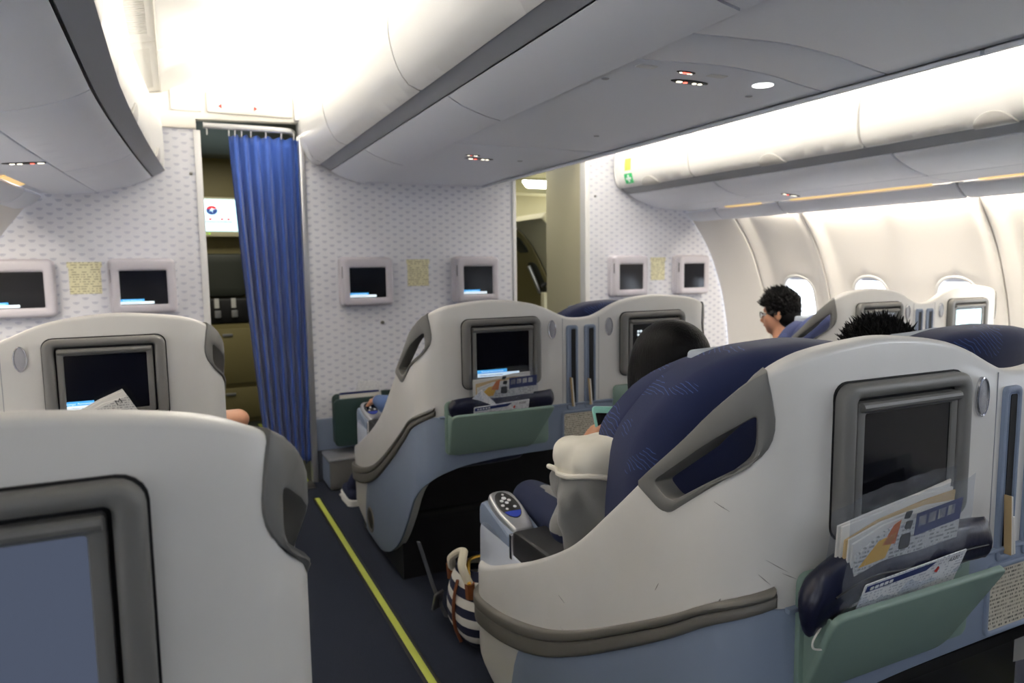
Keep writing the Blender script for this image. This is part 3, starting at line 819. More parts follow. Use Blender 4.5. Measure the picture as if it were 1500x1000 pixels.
for x in (-0.04, 0.09):
    hb = PB('harness_strap', 'trim_white', t_, rrect(x - 0.018, 0.05, x + 0.018, 0.13, 0.004), planeY(-0.06), t=0.006, r=0.001, du=1, dv=1)
    PB('buckle', 'trim_metal', hb, rrect(x - 0.02, -0.03, x + 0.03, 0.03, 0.008), planeY(-0.07), t=0.012, r=0.004, du=1, dv=1)
t_ = thing('video_screen', 'lit cabin video screen showing a round emblem, seen left of the curtain', 'screen', (0.36, 6.38, 1.735))
PB('housing', 'cream_panel', t_, rrect(-0.24, -0.17, 0.24, 0.15, 0.01), planeY(0.01), t=0.12, r=0.005, du=1, dv=1)
sc_ = PB('display', 'screen_lit', t_, rrect(-0.215, -0.128, 0.215, 0.132, 0.004), planeY(0.005), t=0.006, r=0.001, du=1, dv=1)
lg = ellipse(-0.055, 0.042, 0.042, 0.034, 24)
PB('emblem_blue', 'logo_blue', sc_, ellipse(-0.055, 0.040, 0.043, 0.035, 20, math.pi * 0.9, 2.1 * math.pi), planeY(0.003), t=0.002, r=0, du=1, dv=1)
PB('emblem_red', 'logo_red', sc_, ellipse(-0.055, 0.044, 0.043, 0.035, 20, math.pi * 0.1, 0.95 * math.pi), planeY(0.003), t=0.002, r=0, du=1, dv=1)
sw = [(-0.075, 0.030), (-0.055, 0.060), (-0.040, 0.046), (-0.052, 0.044), (-0.048, 0.022), (-0.060, 0.040)]
PB('emblem_swallow', 'screen_lit', sc_, sw, planeY(0.002), t=0.001, r=0, du=1, dv=1)
for k, x in enumerate((-0.125, -0.070, 0.02, 0.07)):
    PB('red_mark', 'logo_red', sc_, rrect(x - 0.012, -0.038, x + 0.010, -0.022, 0.003), planeY(0.003), t=0.002, r=0, du=1, dv=1)
PB('grey_line', 'logo_blue', sc_, rrect(-0.14, -0.054, 0.10, -0.049, 0.001), planeY(0.003), t=0.002, r=0, du=1, dv=1)
for k in range(9):
    PB('indicator', 'lit_green' if k < 2 else 'cream_panel', t_, ellipse(-0.11 + k * 0.028, -0.148, 0.008, 0.006, 8), planeY(0.004), t=0.008, r=0, du=1, dv=1)
# right opening: lit ceiling fixture and the entry door with its curved frame
t_ = thing('ceiling_light', 'bright square ceiling light beyond the right aisle opening', 'light', (2.90, 5.6, 2.0))
fl_ = frame3((0, 0, 0), (1, 0, 0.0), (0, 0.8, 0.6))
PB('frame', 'olive_panel', t_, rrect(-0.30, -0.14, 0.30, 0.14, 0.02), lambda u, v, d: fl_(u, v, d + 0.01), t=0.03, r=0.005, du=1, dv=1)
PB('diffuser', 'lamp_white', t_, rrect(-0.125, -0.06, 0.125, 0.06, 0.02), lambda u, v, d: fl_(u, v, d), t=0.02, r=0.004, du=1, dv=1)
bm = bmesh.new(); panel(bm, [(2.70, 2.25), (3.6, 2.25), (3.6, 1.64), (3.04, 1.64), (2.70, 1.62)], planeY(5.70), t=0.04, r=0, du=2, dv=2)
tag(finish(bm, 'wall_entry_upper', 'olive_panel'), kind='structure')
pr_ed = Prof([(2.60, 1.66), (2.80, 1.45), (3.0, 1.05), (3.10, 0.6), (3.12, 0.0)], 1)
t_ = thing('entry_door', 'beige cabin entry door with viewing port and handle, through the right opening', 'door', (2.9, 5.8, 0))
fe = lambda y, t, d: tuple(Vector(((pr_ed.at(t)[0] + pr_ed.at(t)[2] * d), y, pr_ed.at(t)[1] + pr_ed.at(t)[3] * d)) - Vector((2.9, 5.8, 0)))
PB('door_leaf', 'cream_panel', t_, rrect(4.96, 0, 5.50, pr_ed.L, 0.02), fe, t=0.06, r=0.01, du=0.2, dv=0.08)
PB('door_frame', 'olive_panel', t_, rrect(5.53, 0, 6.5, pr_ed.L, 0.02), fe, t=0.06, r=0.01, du=0.2, dv=0.08)
PB('door_seal', 'black_gap', t_, rrect(5.49, 0, 5.54, pr_ed.L, 0.0), lambda y, t, d: fe(y, t, d + 0.012), t=0.03, r=0, du=0.2, dv=0.08)
PB('viewing_port', 'galley_dark', t_, rrect(5.62, 0.17, 5.82, 0.34, 0.03), lambda y, t, d: fe(y, t, d - 0.006), t=0.01, r=0.003, du=0.2, dv=0.08)
PB('handle_recess', 'galley_dark', t_, rrect(5.60, 0.44, 5.78, 0.78, 0.06), lambda y, t, d: fe(y, t, d - 0.004), t=0.008, r=0.003, du=0.2, dv=0.08)
bm = bmesh.new(); tube(bm, [fe(5.69, 0.46 + 0.045 * k, -0.035) for k in range(7)], 0.018, 8); finish(bm, 'handle', 'trim_metal', t_)
t_ = thing('crew_telephone', 'small dark handset on a pale shelf by the entry door', 'telephone', (2.93, 5.45, 1.0))
PB('cradle', 'cream_panel', t_, rrect(-0.05, -0.30, 0.10, 0.06, 0.01), planeY(0), t=0.06, r=0.006, du=1, dv=1)
bm = bmesh.new(); tube(bm, smoothpath([(-0.09, -0.03, 0.11), (-0.06, -0.03, 0.135), (0.04, -0.03, 0.135), (0.07, -0.03, 0.11)], 4), 0.014, 8); finish(bm, 'handset', 'black_plastic', t_)
bm = bmesh.new(); tube(bm, smoothpath([(0.05, -0.02, 0.11), (0.03, -0.02, 0.05), (0.0, -0.02, 0.02)], 5), 0.012, 8); finish(bm, 'stand', 'black_plastic', t_)
lg_ = area('galley_lamp', (0.3, 5.5, 2.19), (0, 0, 0), 0.3, 0.5, 11.0, (1.0, 0.95, 0.8))
lg_ = area('entry_lamp', (2.25, 5.3, 2.19), (0, 0, 0), 0.3, 0.4, 6.0, (1.0, 0.95, 0.82))

# ---- curtain on its rail
ct = thing('aisle_curtain', 'royal blue pleated curtain drawn half across the left aisle opening', 'curtain', (0.43, 4.375, 0.0))
top = (0.312, 0.722); bot = (0.432, 0.700); NP = 7; NU = 150; NV = 34
bm = bmesh.new(); grid = []
for j in range(NV + 1):
    v = j / NV; row = []
    z = 2.042 + (0.105 - 2.042) * v
    l = top[0] + (bot[0] - top[0]) * (v ** 1.15); r_ = top[1] + (bot[1] - top[1]) * v
    for i in range(NU + 1):
        u = i / NU
        uu = u + 0.012 * math.sin(9 * u + 2.2 * v) * v
        ph = 2 * math.pi * NP * (u ** 0.9) + 0.5 * math.sin(5 * u + 3 * v)
        amp = (0.012 + 0.020 * sm(v * 3.0)) * (1 - 0.35 * u)
        y = amp * (math.sin(ph) + 0.28 * math.sin(2 * ph + 1.0 + 2 * v))
        zz = z + (0.008 * math.cos(ph) if j == 0 else 0) - (0.05 * u * 0 if j < NV else 0.02 * math.sin(ph))
        row.append(bm.verts.new((l + (r_ - l) * uu - 0.43 + 0.006 * math.cos(ph), y, zz + 0.07 * (1 - u) * (v ** 6))))
    grid.append(row)
for j in range(NV):
    for i in range(NU): bm.faces.new((grid[j][i], grid[j][i + 1], grid[j + 1][i + 1], grid[j + 1][i]))
cf = finish(bm, 'fabric', 'curtain_blue', ct, smooth=80)
sd = cf.modifiers.new('thick', 'SOLIDIFY'); sd.thickness = 0.002
PB('hem_stitching', 'ink_navy', ct, rrect(-0.10, 1.985, 0.27, 1.988, 0), planeY(-0.036), t=0.001, r=0, du=0.05, dv=1) if False else None
bm = bmesh.new(); tube(bm, smoothpath([(0.186, 4.345, 2.082), (0.30, 4.345, 2.082), (0.45, 4.345, 2.082), (0.58, 4.345, 2.081), (0.645, 4.355, 2.080), (0.675, 4.42, 2.079)], 6), 0.021, 10, flat=0.8)
bmesh.ops.transform(bm, matrix=Matrix.Translation((-0.43, -4.375, 0)), verts=bm.verts); finish(bm, 'rail', 'trim_white', ct)
for x in (0.205, 0.318, 0.350, 0.385, 0.435, 0.515, 0.60, 0.67):
    bm = bmesh.new(); tube(bm, [(x - 0.43, -0.025, 2.07), (x - 0.43, -0.025, 2.052), (x - 0.43, -0.012, 2.036)], 0.004, 6); finish(bm, 'hook', 'trim_white', ct)
# ================================================================== SEATS
HW, RC, RF = 0.675, 0.11, 0.16
S1 = HW - RC; S2 = S1 + RC * math.pi / 2; S3 = S2 + 1.07 - RC; SE = S3 + 0.21
def plan(s):
    a = abs(s); g = 1 if s >= 0 else -1
    if a < S1: x, y, nx, ny = a, 0.0, 0.0, 1.0
    elif a < S2:
        th = (a - S1) / RC; x, y, nx, ny = S1 + RC * math.sin(th), RC - RC * math.cos(th), -math.sin(th), math.cos(th)
    elif a < S3: x, y, nx, ny = HW, RC + a - S2, -1.0, 0.0
    else:
        th = (a - S3) / RF; x, y, nx, ny = HW - RF + RF * math.cos(th), 1.07 + RF * math.sin(th), -math.cos(th), -math.sin(th)
    return x * g, y, nx * g, ny
def shellmap(off=0.0):
    def f(s, z, d):
        x, y, nx, ny = plan(s)
        # the back leans a little forward towards its crown, the flanks draw in low down
        y += 0.3 * max(0, z - 1.07) ** 1.5 if abs(s) < S2 else 0
        return (x + nx * (d + off), y + ny * (d + off), z)
    return f
ztop = pchip([(0, 1.082), (.05, 1.086), (.10, 1.103), (.16, 1.13), (.22, 1.148), (.30, 1.160), (.38, 1.165), (.46, 1.160), (.54, 1.150), (.60, 1.136), (.65, 1.112), (.70, 1.070), (.78, .998), (.90, .899), (1.013, .800), (1.177, .665), (1.344, .568), (1.55, .472), (1.745, .398), (1.87, .385)])
zbot = pchip([(0, .572), (.30, .568), (.48, .556), (.58, .535), (.66, .485), (.72, .42), (.80, .32), (.905, .205), (1.0, .13), (1.12, .07), (1.25, .038), (1.44, .042), (1.64, .085), (1.75, .13), (1.87, .20)])
ztrim = pchip([(.60, .770), (.70, .722), (.80, .655), (.95, .562), (1.148, .448), (1.30, .374), (1.466, .316), (1.60, .284), (1.69, .272), (1.87, .258)])
ttrim = pchip([(.60, .016), (.80, .022), (1.15, .031), (1.47, .040), (1.87, .042)])
SUS = np.unique(np.round(np.concatenate([np.arange(-SE, SE, .055), -np.linspace(S1 - .01, S2 + .01, 9), np.linspace(S1 - .01, S2 + .01, 9), -np.linspace(S3, SE, 9), np.linspace(S3, SE, 9)]), 4))
def mirs(p, g): return [(u * g, v) for u, v in p]
HOLE = rpoly([(.682, 1.058), (.690, .985), (.826, .882), (.872, .902)], [.018, .03, .03, .018], 4)
HOLE = rpoly([(.644, 1.062), (.642, .984), (.822, .868), (.876, .897)], [.018, .03, .028, .02], 4)
HAND = [(.900, .892), (.83, .856)] + [(.655, 1.022)] + [(.648, 1.105)]
def handle_outline():
    lower = rpoly([(.632, 1.2), (.616, 1.004), (.836, .842), (.918, .874), (.918, 1.2)], [0, .045, .03, .0, 0], 5)
    lo = [q for q in lower if q[1] < 1.15]
    t_ = [(s, ztop(s) + 0.003) for s in np.linspace(.918, .632, 14)]
    return [q for q in lo if q[1] <= ztop(q[0]) + 0.001] + t_
def band(f, lo, hi, n=60, h=None, a=-1.0, b=1.0):
    S = np.linspace(lo, hi, n)
    return [(s, f(s) + a * h(s)) for s in S] + [(s, f(s) + b * h(s)) for s in S[::-1]]
def lmon(T, g):
    """seat-back monitor, centred at x = g * .346"""
    fr = PB('monitor', 'grey_frame_plastic', T, rrect(g * .346 - .1605, .838, g * .346 + .1605, 1.096, .028), planeY(-.024), t=.030, r=.011, seg=3, du=.06, dv=.06,
            holes=[rrect(g * .346 - .130, .862, g * .346 + .130, 1.072, .008)])
    PB('seam_line', 'black_gap', fr, rrect(g * .346 - .1635, .835, g * .346 + .1635, 1.099, .029), planeY(-.0015), t=.003, r=0, du=.1, dv=.1)
    PB('recess', 'black_gap', fr, rrect(g * .346 - .131, .861, g * .346 + .131, 1.073, .004), planeY(-.006), t=.004, r=0, du=1, dv=1)
    PB('bezel', 'grey_frame_plastic', fr, rrect(g * .346 - .125, .865, g * .346 + .125, 1.066, .006), planeY(-.017), t=.011, r=.003, du=.1, dv=.1,
       holes=[rrect(g * .346 - .108, .879, g * .346 + .108, 1.046, .004)])
    PB('screen', 'screen_glass', fr, rrect(g * .346 - .112, .875, g * .346 + .112, 1.048, .002), planeY(-.0135), t=.004, r=0, du=1, dv=1)
    bm = bmesh.new(); tube(bm, [(g * .346 - .122, -.019, 1.058), (g * .346 + .122, -.019, 1.058)], .008, 10); finish(bm, 'hinge_bar', 'grey_frame_plastic', fr)
    return fr
def backrest_map(xc, yb, off, k=.14, dz=0.0):
    def f(u, v, d):
        e = abs(u) / .29
        return (xc + u, yb + k * e ** 2.4 + (1.12 - v) * .15 - off + d, v + dz)
    return f
def make_seat():
    T = thing('double_seat', 'double', 'seat', (0, 0, 0))
    # ---- shell
    top = [(s, ztop(abs(s))) for s in np.linspace(SE, -SE, 170)]
    bot = [(s, zbot(abs(s))) for s in np.linspace(-SE, SE, 130)]
    PB('shell', 'offwhite_shell_plastic', T, bot + top, shellmap(), t=.032, r=.011, seg=3, holes=[mirs(HOLE, 1), mirs(HOLE, -1)], us=SUS, du=.04, dv=.07)
    # ---- blue lower panel
    def bt(s):
        a = abs(s)
        if a < .60: return .742
        if a < 1.36: return min(.742, ztrim(a) - ttrim(a) * .5)
        q = (a - 1.36) / .15
        return max(zbot(a) - .004, ztrim(1.36) - .012 - .29 * (1 - math.sqrt(max(0, 1 - q * q))) * 1.0)
    S = np.linspace(-1.50, 1.50, 150)
    PB('lower_panel', 'blue_grey_plastic', T, [(s, zbot(abs(s)) - .003) for s in S] + [(s, bt(s)) for s in S[::-1]], shellmap(-.004), t=.008, r=.003, us=SUS, du=.04, dv=.07)
    for g in (1, -1):
        tr = PB('bumper_strip', 'grey_bumper', T, mirs(band(ztrim, .612, SE + .002, 60, ttrim, -1, .25), g), shellmap(-.014), t=.016, r=.009, seg=3, us=SUS, du=.03, dv=.03)
        PB('bumper_rib', 'grey_bumper', tr, mirs(band(ztrim, .615, SE + .002, 60, ttrim, .20, 1.0), g), shellmap(-.017), t=.018, r=.008, seg=3, us=SUS, du=.03, dv=.03)
        h = PB('handle_frame', 'grey_frame_plastic', T, mirs(handle_outline(), g), shellmap(-.005), t=.040, r=.006, holes=[mirs(inset(HOLE if area2(HOLE) > 0 else HOLE[::-1], .004), g)], us=SUS, du=.03, dv=.04)
        v = PB('floor_vent', 'grey_bumper', T, mirs(ellipse(1.405, .118, .062, .060), g), shellmap(-.008), t=.012, r=.004, holes=[mirs(ellipse(1.405, .118, .044, .044), g)], us=SUS, du=.04, dv=.04)
        PB('vent_grille', 'black_plastic', v, mirs(ellipse(1.405, .118, .046, .046), g), shellmap(-.0045), t=.004, r=0, us=SUS, du=.04, dv=.04)
        # armrest console with remote control and elbow pad
        xo = g * .640
        cs = rpoly([(.50, .18), (1.150, .18), (1.178, .30), (1.172, .515), (1.10, .538), (.96, .506), (.945, .492), (.50, .47)], [.01, .02, .05, .04, .03, .01, .01, .01])
        PB('armrest_console', 'console_plastic', T, cs, planeX(xo, -g), t=.105, r=.016, seg=3, du=.1, dv=.1)
        pd = rpoly([(.45, .47), (.935, .472), (.952, .498), (.945, .552), (.93, .560), (.45, .566)], [.01, .01, .01, .012, .01, .01])
        PB('elbow_pad', 'black_plastic', T, pd, planeX(xo - g * .004, -g), t=.098, r=.012, seg=3, du=.1, dv=.1)
        PB('pad_clasp', 'chrome', T, rrect(.936, .475, .952, .548, .004), planeX(xo + g * .002, -g), t=.104, r=.002, du=1, dv=1)
        # remote: a tilted rounded pad
        yv = Vector((0, .20, .062)).normalized(); o_ = Vector((xo - g * .050, .955, .552))
        fr_ = frame3(o_, (1, 0, 0), yv)
        rc = PB('remote_control', 'trim_metal', T, rpoly([(-.030, 0), (.030, 0), (.046, .09), (.040, .195), (-.040, .195), (-.046, .09)], [.012, .012, .04, .036, .036, .04]), fr_, t=.026, r=.008, seg=3, du=.05, dv=.05)
        PB('remote_cradle', 'blue_grey_plastic', T, rpoly([(.955, .50), (1.175, .50), (1.172, .566), (1.14, .586), (.96, .538)], [.01, .02, .02, .02, .01]), planeX(xo, -g), t=.100, r=.012, du=.1, dv=.1)
        f2 = lambda u, v, d: fr_(u, v, d - .001)
        PB('remote_face', 'black_plastic', rc, ellipse(0, .118, .033, .066, 24), f2, t=.003, r=.001, du=.05, dv=.05)
        f3 = lambda u, v, d: fr_(u, v, d - .0022)
        PB('blue_keys', 'button_blue', rc, ellipse(0, .118, .031, .063, 14, math.radians(212), math.radians(328)), f3, t=.002, r=0, du=.05, dv=.05)
        for (a_, b_, q) in ((0, .150, .0075), (-.012, .138, .006), (.012, .138, .006), (0, .127, .006), (-.018, .116, .0055), (.016, .104, .0055), (-.012, .098, .0045), (.004, .168, .004)):
            PB('button', 'white_dot', rc, ellipse(a_, b_, q, q, 10), f3, t=.0025, r=.0005, du=1, dv=1)
    # ---- back furniture
    PB('back_ledge', 'blue_grey_plastic', T, [(-.60, .738), (.60, .738), (.60, .746), (-.60, .746)], planeY(-.009), t=.01, r=.003, du=.3, dv=.3)
    for g in (-1, 1):
        lmon(T, g)
        lo = PB('reading_light', 'chrome', T, ellipse(g * .131, 1.043, .018, .037, 24), planeY(-.006), t=.008, r=.003, holes=[ellipse(g * .131, 1.043, .0135, .032, 24)], du=.04, dv=.04)
        PB('lens', 'lens_grey', lo, ellipse(g * .131, 1.043, .014, .0325, 24), planeY(-.004), t=.005, r=.002, du=.04, dv=.04, dome=.002)
        ls = PB('literature_slot', 'blue_grey_plastic', T, rrect(g * .041 - .026, .718, g * .041 + .026, 1.056, .012), planeY(-.008), t=.010, r=.004, holes=[rrect(g * .041 - .0165, .732, g * .041 + .0165, 1.044, .008)], du=.05, dv=.08)
        PB('slot_well', 'kick_grey', ls, rrect(g * .041 - .018, .730, g * .041 + .018, 1.046, .004), planeY(-.003), t=.002, r=0, du=1, dv=1)
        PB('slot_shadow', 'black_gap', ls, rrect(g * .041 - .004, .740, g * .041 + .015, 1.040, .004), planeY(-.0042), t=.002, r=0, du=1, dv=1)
        PB('panel_joint', 'bin_grey_strip', T, rrect(g * .083 - .0008, .750, g * .083 + .0008, ztop(.083) - .012, 0), planeY(-.0008), t=.001, r=0, du=1, dv=1)
        # sage green flap pocket
        fp = frame3((0, -.016, .596), (1, 0, 0), (0, -.066, .158))
        fl = rpoly([(-.572, 0), (-.225, 0), (-.158, .174), (-.582, .174)], [.035, .03, .02, .025]) if g < 0 else rpoly([(.225, 0), (.572, 0), (.582, .174), (.158, .174)], [.03, .035, .025, .02])
        pk = PB('pocket_flap', 'sage_green_plastic', T, fl, fp, t=.011, r=.0055, seg=3, du=.1, dv=.1)
        PB('pocket_back', 'sage_green_plastic', pk, rrect(g * .365 - .216, .600, g * .365 + .212, .800, .02), planeY(-.012), t=.010, r=.004, du=.1, dv=.1)
        e0 = g * .365 + (-.204 if g < 0 else .204)
        PB('pocket_gusset', 'sage_green_plastic', pk, [(-.010, .605), (-.010, .752), (-.070, .745), (-.02, .61)], planeX(e0 - .002), t=.004, r=.001, du=1, dv=1)
    pf = PB('placard_frame', 'blue_grey_plastic', T, rrect(-.092, .572, .078, .716, .016), planeY(-.009), t=.008, r=.004, holes=[rrect(-.080, .584, .066, .704, .008)], du=.06, dv=.06)
    PB('placard', 'tan_placard', pf, rrect(-.081, .583, .067, .705, .006), planeY(-.006), t=.002, r=0, du=1, dv=1)
    # ---- seat interior
    bm = bmesh.new(); box(bm, -.655, .335, 0.0, .655, 1.02, .27); box(bm, -.640, .335, .27, .640, .375, .60); box(bm, -.640, .03, .60, .640, .375, .612)
    finish(bm, 'base_plinth', 'black_plastic', T, flat=True)
    bm = bmesh.new(); box(bm, -.655, .30, .255, .655, .345, .285); finish(bm, 'plinth_rail', 'black_gap', T, flat=True)
    PB('middle_console', 'console_plastic', T, rpoly([(.40, .20), (1.0, .20), (1.02, .50), (.9, .60), (.40, .66)], .04), planeX(-.058), t=.116, r=.02, du=.1, dv=.1)
    for g in (-1, 1):
        xc = g * .318
        PB('seat_cushion', 'navy_seat_cloth', T, rrect(xc - .255, .36, xc + .255, 1.0, .06), planeZ(.485, -1), t=.20, r=.05, seg=3, du=.1, dv=.1)
        ol = rpoly([(-.272, .44), (.272, .44), (.292, .76), (.290, .935), (.232, 1.062), (.140, 1.124), (0, 1.136), (-.140, 1.124), (-.232, 1.062), (-.290, .935), (-.292, .76)], .05, 4)
        PB('backrest', 'navy_seat_cloth', T, ol, backrest_map(xc, .20, 0), t=.115, r=.05, seg=4, du=.04, dv=.05)
        oh = rpoly([(-.20, .80), (.20, .80), (.262, .84), (.268, .93), (.212, 1.046), (.12, 1.100), (0, 1.110), (-.12, 1.100), (-.212, 1.046), (-.268, .93), (-.262, .84)], .05, 4)
        hd_ = PB('headrest', 'navy_seat_cloth', T, oh, backrest_map(xc, .20, -.118, .175), t=.085, r=.038, seg=4, du=.04, dv=.05)
        PB('antimacassar', 'antimacassar_grey', hd_, rpoly([(-.13, .98), (.13, .98), (.135, 1.105), (0, 1.119), (-.135, 1.105)], .01), backrest_map(xc, .20, -.111, .175), t=.085, r=.004, du=.04, dv=.04)
    return T

GRP = 'paired shell seats'
SCUFF = [(-.655, 1.088, .030, .0045, 25), (-.640, 1.070, .022, .004, 10), (-.70, .742, .008, .003, 70), (-.610, .812, .045, .0012, -30), (-.590, .795, .030, .0012, -25), (-.630, .790, .026, .001, -40), (-.70, .90, .03, .0012, -20), (-.86, .70, .02, .001, 60), (-1.22, .52, .03, .001, -15)]
proto = make_seat()
proto.location = (CX, .79, 0)
proto['label'] = 'large white shell of the nearest centre pair, with bumper strip, handle and dark screen'; proto['group'] = GRP
SEAT = {'c2': proto}
SC_Z = .9915
def add_scuffs():
    for (s0, z0, l, w, a) in SCUFF:
        ca, sa = math.cos(math.radians(a)), math.sin(math.radians(a))
        q = [(s0 + ca * x - sa * y, z0 + sa * x + ca * y) for x, y in ((-l / 2, 0), (0, -w / 2), (l / 2, 0), (0, w / 2))]
        PB('scuff_mark', 'scuff_grey', proto, q, shellmap(-.0012), t=.001, r=0, du=.02, dv=.02)

def place(key, x, y, label, sc=1.0):
    out = []
    c = copy_tree(proto, None, out); c.location = (x, y, 0); c['label'] = label; c.scale = (sc, sc, 1.0)
    c['category'] = 'seat'; c['group'] = GRP
    SEAT[key] = c
    return c
place('c1', CX, 2.426, 'white shell of the front centre pair, green pockets, facing the patterned bulkhead')
place('l1', -.545, 2.426, 'white shell of the front left pair, partly hidden behind the nearest seat')
place('l2', -.545, .79, 'nearest white shell at lower left, its big grey-framed screen cut by the picture edge')
place('r1', 3.335, 2.30, 'white shell of the front window pair, in front of the cabin windows', .955)
# upright seats: lower, flatter backs hidden by their shells (all but the nearest pair and the front centre right seat)
def flat_back(key, g):
    for c in kids(SEAT[key]):
        st = c.name.split('.')[0]
        if st not in ('backrest', 'headrest'): continue
        xm = sum(v.co.x for v in c.data.vertices) / len(c.data.vertices)
        if xm * g < 0: continue
        if st + str(g) not in FLAT:
            me = c.data.copy(); xc = g * .318
            for v in me.vertices:
                u = (v.co.x - xc); v.co.x = xc + u * .86
                v.co.y -= .14 * min(1.2, abs(u) / .29) ** 2.4 * .75
                v.co.z = .44 + (v.co.z - .44) * .86
            FLAT[st + str(g)] = me
        c.data = FLAT[st + str(g)]
        for q in kids(c):
            if q.name.startswith('antimacassar'):
                if 'a' + str(g) not in FLAT:
                    me = q.data.copy()
                    for v in me.vertices: v.co.z = .44 + (v.co.z - .44) * .86
                    FLAT['a' + str(g)] = me
                q.data = FLAT['a' + str(g)]
FLAT = {}
for key_, gs_ in (('c1', (-1,)), ('l1', (-1, 1)), ('l2', (-1, 1)), ('r1', (-1, 1))):
    for g_ in gs_: flat_back(key_, g_)
add_scuffs()
SEAT['l2'].scale = (1, 1, SC_Z)
def mons(key): return sorted([c for c in COL.objects if c.parent is SEAT[key] and c.name.startswith('monitor')], key=lambda o: sum(v.co.x for v in o.data.vertices))
def message(par, xl, zb, y, w=.128, k=1.0):
    PB('message_bar', 'message_white', par, rrect(xl, zb, xl + w * 1.0 * k, zb + .0135 * k, .001), planeY(y), t=.0015, r=0, du=1, dv=1)
    PB('message_tab', 'message_blue', par, rrect(xl, zb + .0135 * k, xl + w * .70 * k, zb + .0265 * k, .001), planeY(y), t=.0015, r=0, du=1, dv=1)
    text('message_title', 'Passenger Announcement', .0085 * k, planeY(y - .0006), 'message_white', par, xl + w * .35 * k, zb + .0195 * k)
    PB('message_line', 'ink_navy', par, rrect(xl + .008 * k, zb + .005 * k, xl + w * .6 * k, zb + .0065 * k, 0), planeY(y - .0005), t=.0006, r=0, du=1, dv=1)
m = mons('c1')
message(m[0], -.452, .8805, -.0150, .172)
fp_ = planeY(-.0145)
PB('film_still', 'film_picture', m[1], rrect(.262, .900, .330, .985, .002), fp_, t=.001, r=0, du=1, dv=1)
PB('film_figure', 'ink_yellow', m[1], rpoly([(.268, .905), (.320, .905), (.312, .95), (.30, .968), (.285, .965), (.278, .94)], .01), planeY(-.0158), t=.001, r=0, du=1, dv=1)
for k, (a_, b_) in enumerate(((.262, 1.012), (.275, 1.012), (.262, .998), (.276, .998), (.290, .998), (.304, .998))):
    PB('caption_mark', 'message_white', m[1], rrect(a_, b_, a_ + .009, b_ + .009, .001), fp_, t=.001, r=0, du=1, dv=1)
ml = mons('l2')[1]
PB('screen_reflection', 'screen_reflection_tint', ml, rrect(.236, .877, .456, 1.046, .002), planeY(-.0140), t=.0005, r=0, du=1, dv=1)  # emissive sheet painting the window reflection onto this screen
message(mons('l1')[1], .238, .884, -.0150, .10)
mr = mons('r1')
PB('screen_picture', 'screen_lit', mr[0], rrect(-.43, .90, -.26, 1.02, .002), fp_, t=.001, r=0, du=1, dv=1)
for k in range(4):
    PB('map_shape', 'message_blue', mr[0], rpoly([(-.42 + k * .04, .985), (-.395 + k * .04, .98), (-.385 + k * .04, 1.008), (-.41 + k * .04, 1.012)], .006), planeY(-.016), t=.001, r=0, du=1, dv=1)
PB('screen_picture', 'screen_lit', mr[1], rrect(.242, .882, .450, 1.04, .002), fp_, t=.001, r=0, du=1, dv=1)

# ================================================================== BULKHEAD MONITORS AND NOTICES
def wall_monitor(x0, x1, label, msg=True, lit=None):
    xc = (x0 + x1) / 2; w = (x1 - x0) / 2
    T = thing('wall_monitor', label, 'monitor', (xc, D, 1.21), 'monitors on the front bulkhead')
    hs_ = PB('housing', 'housing_lilac', T, rrect(-w, -.145, w, .142, .024), planeY(-.085), t=.084, r=.016, seg=3, du=.1, dv=.1, holes=[rrect(-w + .043, -.096, w - .046, .080, .004)])
    PB('backplate', 'housing_lilac', hs_, rrect(-w - .012, -.150, w - .004, .147, .028), planeY(-.040), t=.039, r=.010, seg=3, du=.1, dv=.1, holes=[rrect(-w + .06, -.08, w - .06, .06, .004)])
    s_ = PB('screen', 'screen_glass', T, rrect(-w + .040, -.099, w - .043, .083, .002), planeY(-.076), t=.006, r=0, du=1, dv=1)
    PB('side_slot', 'black_gap', hs_, rrect(-.072, .02, -.064, .09, .003), planeX(-w - .0015), t=.003, r=0, du=1, dv=1)
    if msg: message(s_, -w + .041, -.094, -.0785, .158)
    return T
wall_monitor(-.935 + .03, -.555, 'lilac-grey bulkhead monitor cut by the left edge of the picture')
wall_monitor(-.305, .005, 'lilac-grey bulkhead monitor immediately left of the curtain opening')
wall_monitor(.900, 1.205, 'lilac-grey bulkhead monitor immediately right of the blue curtain')
wall_monitor(1.628, 1.915, 'lilac-grey bulkhead monitor above the front centre seat shell')
wall_monitor(2.815, 3.10, 'lilac-grey bulkhead monitor beside the cream closet wall', False)
wall_monitor(3.385, 3.66, 'lilac-grey bulkhead monitor beside the curved side wall', False)
for x0, x1, lb in ((-.503, -.345, 'pale yellow printed notice between the two left bulkhead monitors'), (1.315, 1.465, 'pale yellow printed notice between the two centre bulkhead monitors'), (3.175, 3.31, 'pale yellow printed notice between the two right bulkhead monitors')):
    T = thing('notice', lb, 'notice', ((x0 + x1) / 2, D, 1.256), 'printed notices on the bulkhead')
    w = (x1 - x0) / 2
    PB('sheet', 'cream_notice', T, rrect(-w * .92, -.082, w * .92, .082, .001), planeY(-.002), t=.0018, r=0, du=1, dv=1)
    PB('heading_strip', 'cream_notice', T, rrect(-w, .056, w, .084, .001), planeY(-.0032), t=.001, r=0, du=1, dv=1)
